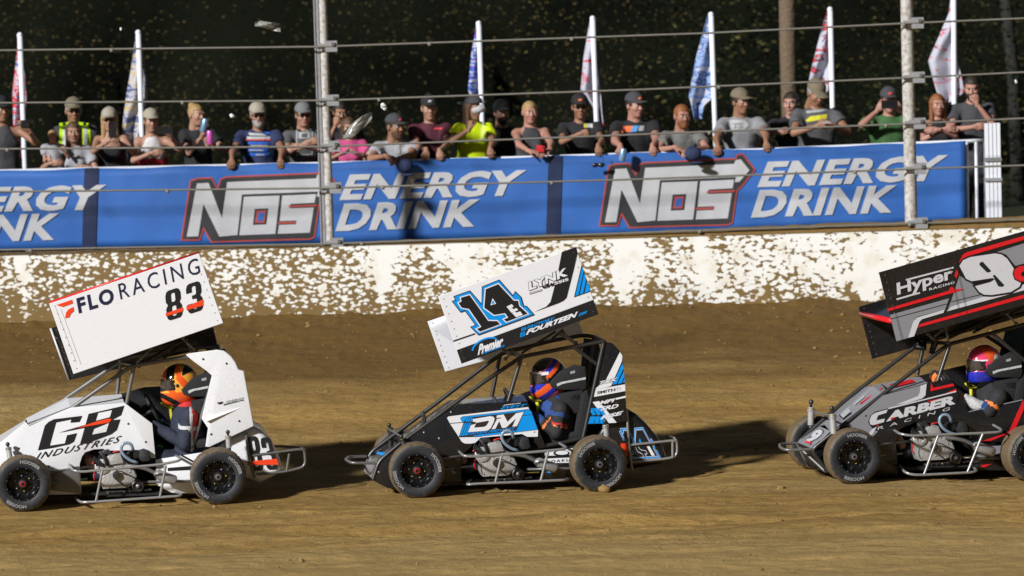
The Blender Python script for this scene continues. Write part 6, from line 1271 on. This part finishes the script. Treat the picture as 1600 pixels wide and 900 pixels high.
b = MB(); b.ball(c9.P(1463, 588, .75), (.055, .06, .045), 'orange_red', 12, 8); b.ball(c9.P(1460, 587, .72), (.035, .05, .047), 'black_fabric', 10, 6); b.build('knee_pad', c9.root)
wheel(c9, 1336, 715, .0, .19, .1, steer=R(-3)); wheel(c9, 1617, 710, .0, .24, 2.1); wheel(c9, 1336, 715, 1.04, .19, .6, steer=R(-3), near=False); wheel(c9, 1617, 710, 1.02, .24, .4, near=False)

# ------------------------------------------------------------ drivers
mat('suit_navy', (.022, .028, .05), .8, bump=.4, scale=40); mat('suit_white', (.55, .55, .54), .8, bump=.4, scale=40); mat('suit_red', (.55, .03, .03), .8, bump=.4, scale=40); mat('suit_blue', (.02, .06, .22), .8, bump=.4, scale=40); mat('suit_black', (.018, .018, .02), .8, bump=.4, scale=40); mat('suit_orange', (.85, .22, .04), .8)
mat('helmet_black', (.01, .01, .011), .12, coat=1, var=.02); mat('helmet_orange', (.90, .12, .02), .14, coat=1, var=.03); mat('helmet_yellow', (.95, .42, .05), .14, coat=1, var=.03); mat('helmet_red', (.85, .03, .06), .14, coat=1, var=.03); mat('helmet_blue', (.02, .03, .42), .14, coat=1, var=.03); mat('helmet_white', (.75, .75, .75), .14, coat=1); mat('helmet_pink', (.85, .06, .16), .14, coat=1); mat('visor', (.05, .04, .035), .05, coat=1, spec=.8)
def helmet_tpl():
    s = SDF((-.17, -.24, -.2), (.17, .2, .2), .0065); s.ell((0, .0, .025), (.124, .152, .146), k=0); s.ell((0, -.055, -.075), (.098, .112, .095), k=.05); s.cut((0, 0, -.155), (0, .12, -1)); s.ell((0, .03, -.06), (.118, .125, .11), k=.04); s.cut((0, 0, -.155), (0, .12, -1))
    s.ell((0, -.13, .012), (.088, .075, .05), k=.012, op='sub'); s.ell((0, -.035, .012), (.100, .118, .075), k=.004)
    V, F = s.mesh(); return V, [tuple(q) for q in F]
def driver(car, label, hx, hy, pattern, mats, sleeves, yaw, gl, strap, J2):
    s_build[0] = 1.; R3 = Matrix.Rotation(R(-90+yaw), 3, 'Z'); hM = np.array(R3 @ Matrix.Rotation(R(4), 3, 'X')); hc = np.array(car.P(hx, hy, .53))
    pel = hc+np.array((.10, 0, -.66)); neck = hc+np.array((.045, 0, -.175)); ch = neck*.7+pel*.3
    g = lambda x, y, w: np.array(car.P(hx+x, hy+y, w))
    J = dict(pelvis=pel, chest=ch, neck=neck, shL=neck+np.array((.02, -.185, -.06)), shR=neck+np.array((.02, .185, -.06)), hipL=pel+np.array((-.05, -.09, 0)), hipR=pel+np.array((-.05, .09, 0)), knL=pel+np.array((-.42, -.1, .17)), knR=pel+np.array((-.42, .1, .17)), anL=pel+np.array((-.78, -.09, -.02)), anR=pel+np.array((-.78, .09, -.02)), toeL=pel+np.array((-.84, -.09, .1)), toeR=pel+np.array((-.84, .09, .1)))
    for q, (wr, el) in zip('LR', J2): J['wr'+q] = g(*wr); J['el'+q] = g(*el)
    hands = {'L': ('fist', (-1, .3, .2), (0, .8, -.4)), 'R': ('fist', (-1, -.3, .2), (0, -.8, -.4))}
    V, F, mi = build_person('person', J, 'skin', 'm', hM, hc, hands, 1., face=True, glove=4); V = np.array(V)
    M = np.array(car.F.M); org = (car.F.M @ Vector(pel)); W = lambda v: ((np.asarray(v) @ M[:3, :3].T)+M[:3, 3]-np.array(org))
    o = mesh_obj('person', W(V).tolist(), F, ['skin', 'eye_white', 'eye_dark', 'lips', gl], mi=mi, loc=tuple(org)); tag(o, label, 'person', 'race drivers strapped into their cars')
    def suit(s):
        gg = .014; T = np.eye(3)
        s.ell(pel, (.15, .175, .14), k=0); s.ell(ch, (.13+gg, .175+gg, .2), k=.08); s.ell((pel+ch)/2, (.125+gg, .16+gg, .2), k=.08); s.cap(J['shL'], J['shR'], .062, k=.05); s.cap(ch, neck+np.array((0, 0, .02)), .085, .07, k=.04)
        for q in 'LR':
            s.cap(J['sh'+q], J['el'+q], .062, .056, k=.03); s.cap(J['el'+q], J['wr'+q], .056, .042, k=.015, flat=True); s.cap(J['hip'+q], J['kn'+q], .10, .075, k=.03); s.cap(J['kn'+q], J['an'+q], .07, .055, k=.02)
        X, Y, Zg = np.meshgrid(*s.ax, indexing='ij'); s.f += .004*np.sin(X*60+Zg*40)*np.sin(Zg*55-Y*30)
    allp = np.array(list(J.values())); s = SDF(allp.min(0)-.22, allp.max(0)+.2, .014); suit(s); Vs, Fs = s.mesh(); mis = []
    for f in Fs: mis.append(sleeves(Vs[f].mean(0), J))
    so_ = mesh_obj('race_suit', W(Vs).tolist(), [tuple(f) for f in Fs], mats, o, mi=mis)
    Vh, Fh = tpl('helmet', helmet_tpl); hm, names = [], pattern[1]
    for f in Fh: hm.append(pattern[0](Vh[list(f)].mean(0)))
    hl = mesh_obj('helmet', W((Vh*.98) @ hM.T+hc).tolist(), Fh, names, o, mi=hm)
    b = MB()
    for k in range(9):                                   # visor: a curved shield over the face opening
        a = R(-66+132*k/8)
        for j in range(4): z = -.034+.088*j/3; r = 1-.05*abs(j-1.2)*.4; b.v.append((.112*math.sin(a)*r, -.03-.128*math.cos(a)*r, z))
    i0 = b.mi('visor')
    for k in range(8):
        for j in range(3): b.f.append((k*4+j, (k+1)*4+j, (k+1)*4+j+1, k*4+j+1)); b.m.append(i0)
    vv = W((np.array(b.v)) @ hM.T+hc); vo = mesh_obj('visor', vv.tolist(), b.f, 'visor', hl)
    b = MB(); b.ball((.118, -.045, .008), (.008, .014, .014), 'black_rubber', 8, 5); b.ball((-.118, -.045, .008), (.008, .014, .014), 'black_rubber', 8, 5); mesh_obj('visor_pivot', W((np.array(b.v)) @ hM.T+hc).tolist(), b.f, 'black_rubber', hl)
    b = MB(); b.tube([hc+hM @ np.array(p) for p in ((-.06, -.15, -.135), (-.09, -.10, -.175), (-.10, -.03, -.19), (-.10, .05, -.17))], .008, strap, 8, .03); b.tube([hc+hM @ np.array(p) for p in ((-.085, -.08, -.19), (-.09, -.07, -.33))], .014, strap, 8); b2 = mesh_obj('head_tether', W(np.array(b.v)).tolist(), b.f, strap, o)
    return o, J
def near_arm(c, J, q='L'):
    best = (9, 0, 0)
    for i, (a, b) in enumerate(((J['sh'+q], J['el'+q]), (J['el'+q], J['wr'+q]))):
        ab = b-a; t = min(1, max(0, float((c-a) @ ab/(ab @ ab)))); d = float(np.linalg.norm(c-a-ab*t))
        if d < best[0]: best = (d, i, t)
    return best
def sl83(c, J):
    d, i, t = near_arm(c, J)
    if d < .085: 
        if i == 0 and .35 < t < .5: return 1
        if c[0] > (J['sh' + 'L'][0]+J['elL'][0])/2+.028: return 2 if c[0] > (J['shL'][0]+J['elL'][0])/2+.045 else 1
        return 0
    return 2 if c[2] > J['shL'][2]+.07 else 0
def pat83(c):
    x, y, z = c
    if -.03 < z < .055 and y < -.06 and abs(x) < .112: return 0
    if z > .075+.25*(y+.02): return 0 if (math.sin(y*40+x*25) < .2) else (2 if math.sin(y*70) > 0 else 1)
    if z < -.05: return 1 if math.sin(y*30+z*45) > -.55 else 0
    return 2 if math.sin(x*30+y*38+z*30) > -.3 else 1
driver(c83, 'driver in orange and yellow helmet and navy suit in the white car', 281, 601, (pat83, ['helmet_black', 'helmet_orange', 'helmet_yellow']), ['suit_navy', 'suit_white', 'suit_red'], sl83, 12, 'suit_black', 'yellow_strap', (((-46, 62, .40), (8, 92, .335)), ((-46, 40, .70), (-10, 80, .78))))
def sl14(c, J):
    d, i, t = near_arm(c, J)
    if d < .085:
        if i == 0: return 2 if .58 < t < .68 else (3 if .72 <= t < .76 else (1 if .12 < t < .3 else 0))
        return 0 if t < .3 else (3 if .4 < t < .46 else (1 if t > .6 else 0))
    return 1 if c[2] > J['shL'][2]-.05 and math.sin(c[0]*60+c[1]*25) > 0 else 0
def pat14(c):
    x, y, z = c
    if -.03 < z < .045 and y < -.06 and abs(x) < .112: return 0
    if .045 <= z < .07 and y < -.045: return 3
    u = y*.8-z
    if z < -.03: return 1 if math.sin(u*48+1) > -.1 else 2
    if z > .075 and u < -.14: return 0
    return 1 if math.sin(u*70) > .1 else (2 if math.sin(u*35) > -.2 else 0)
driver(c14, 'driver in blue and orange helmet in the black bodied car', 857, 591, (pat14, ['helmet_black', 'helmet_orange', 'helmet_blue', 'helmet_white']), ['suit_black', 'suit_blue', 'suit_red', 'suit_orange'], sl14, 14, 'suit_black', 'yellow_strap', (((-26, 58, .40), (12, 84, .335)), ((-50, 34, .70), (-10, 76, .78))))
def sl9(c, J):
    d, i, t = near_arm(c, J)
    if d < .085: return (3 if .55 < t < .75 else 0) if i == 0 else (1 if t > .35 else (2 if t > .2 else 0))
    return 0
def pat9(c):
    x, y, z = c
    if -.03 < z < .05 and y < -.06 and abs(x) < .112: return 0
    if z < -.035: return 2 if z > -.12 else 0
    if (y-.05)**2+(z-.06)**2 < .0012 and abs(x) > .05: return 3
    if .05 <= z < .062 and y < -.04: return 3
    return 1 if y+.5*z > .0 else 4
driver(c9, 'driver in red and orange helmet with a purple chin in the black and grey car', 1538, 571, (pat9, ['helmet_black', 'helmet_orange', 'helmet_blue', 'helmet_white', 'helmet_pink']), ['suit_black', 'suit_white', 'suit_blue', 'suit_orange'], sl9, 16, 'suit_orange', 'yellow_strap', (((-34, 50, .38), (8, 72, .335)), ((-66, 20, .70), (-20, 66, .78))))

# ------------------------------------------------------------ tear-offs and scraps in the air
def film(pts, Y, label, name='tear_off', m='film'):
    vs = []; fs = []; n = len(pts)
    for i, (x, y, h) in enumerate(pts):
        for k in range(5): p = at(x+(k-2)*.25*h*.35, y+(k-2)*.5*h, Y); p.y += .05*math.sin(i*1.7+k*1.1); vs.append(p)
    for i in range(n-1):
        for k in range(4): fs.append((i*5+k, (i+1)*5+k, (i+1)*5+k+1, i*5+k+1))
    c = sum((Vector(v) for v in vs), Vector())/len(vs); o = mesh_obj(name, [Vector(v)-c for v in vs], fs, m, loc=tuple(c)); md = o.modifiers.new('s', 'SOLIDIFY'); md.thickness = .003; tag(o, label, 'tear-off')
film([(398, 38, 3), (407, 37, 5), (418, 40, 6), (428, 42, 7), (438, 43, 7)], 38.5, 'crumpled clear visor tear-off flying high on the left')
film([(536, 213, 5), (547, 207, 9), (558, 198, 10), (569, 189, 9), (581, 180, 5)], 38.5, 'long curved visor tear-off fluttering before the girl in pink')
for px, py, r_, lb in ((598, 167, .035, 'white scrap floating above the bearded man in grey'), (363, 180, .024, 'white scrap floating between the blond woman and the man in navy'), (189, 45, .018, 'small white scrap high up near the left flag'), (1588, 128, .02, 'small white scrap near the right picture edge')):
    b = MB()
    for k in range(4): b.ball((random.uniform(-r_, r_)*.5, random.uniform(-r_, r_)*.4, random.uniform(-r_, r_)*.5), (r_*random.uniform(.4, .8), r_*.4, r_*random.uniform(.3, .7)), 'helmet_white', 7, 5)
    tag(b.build('paper_scrap', loc=tuple(at(px, py, 39))), lb, 'scrap')
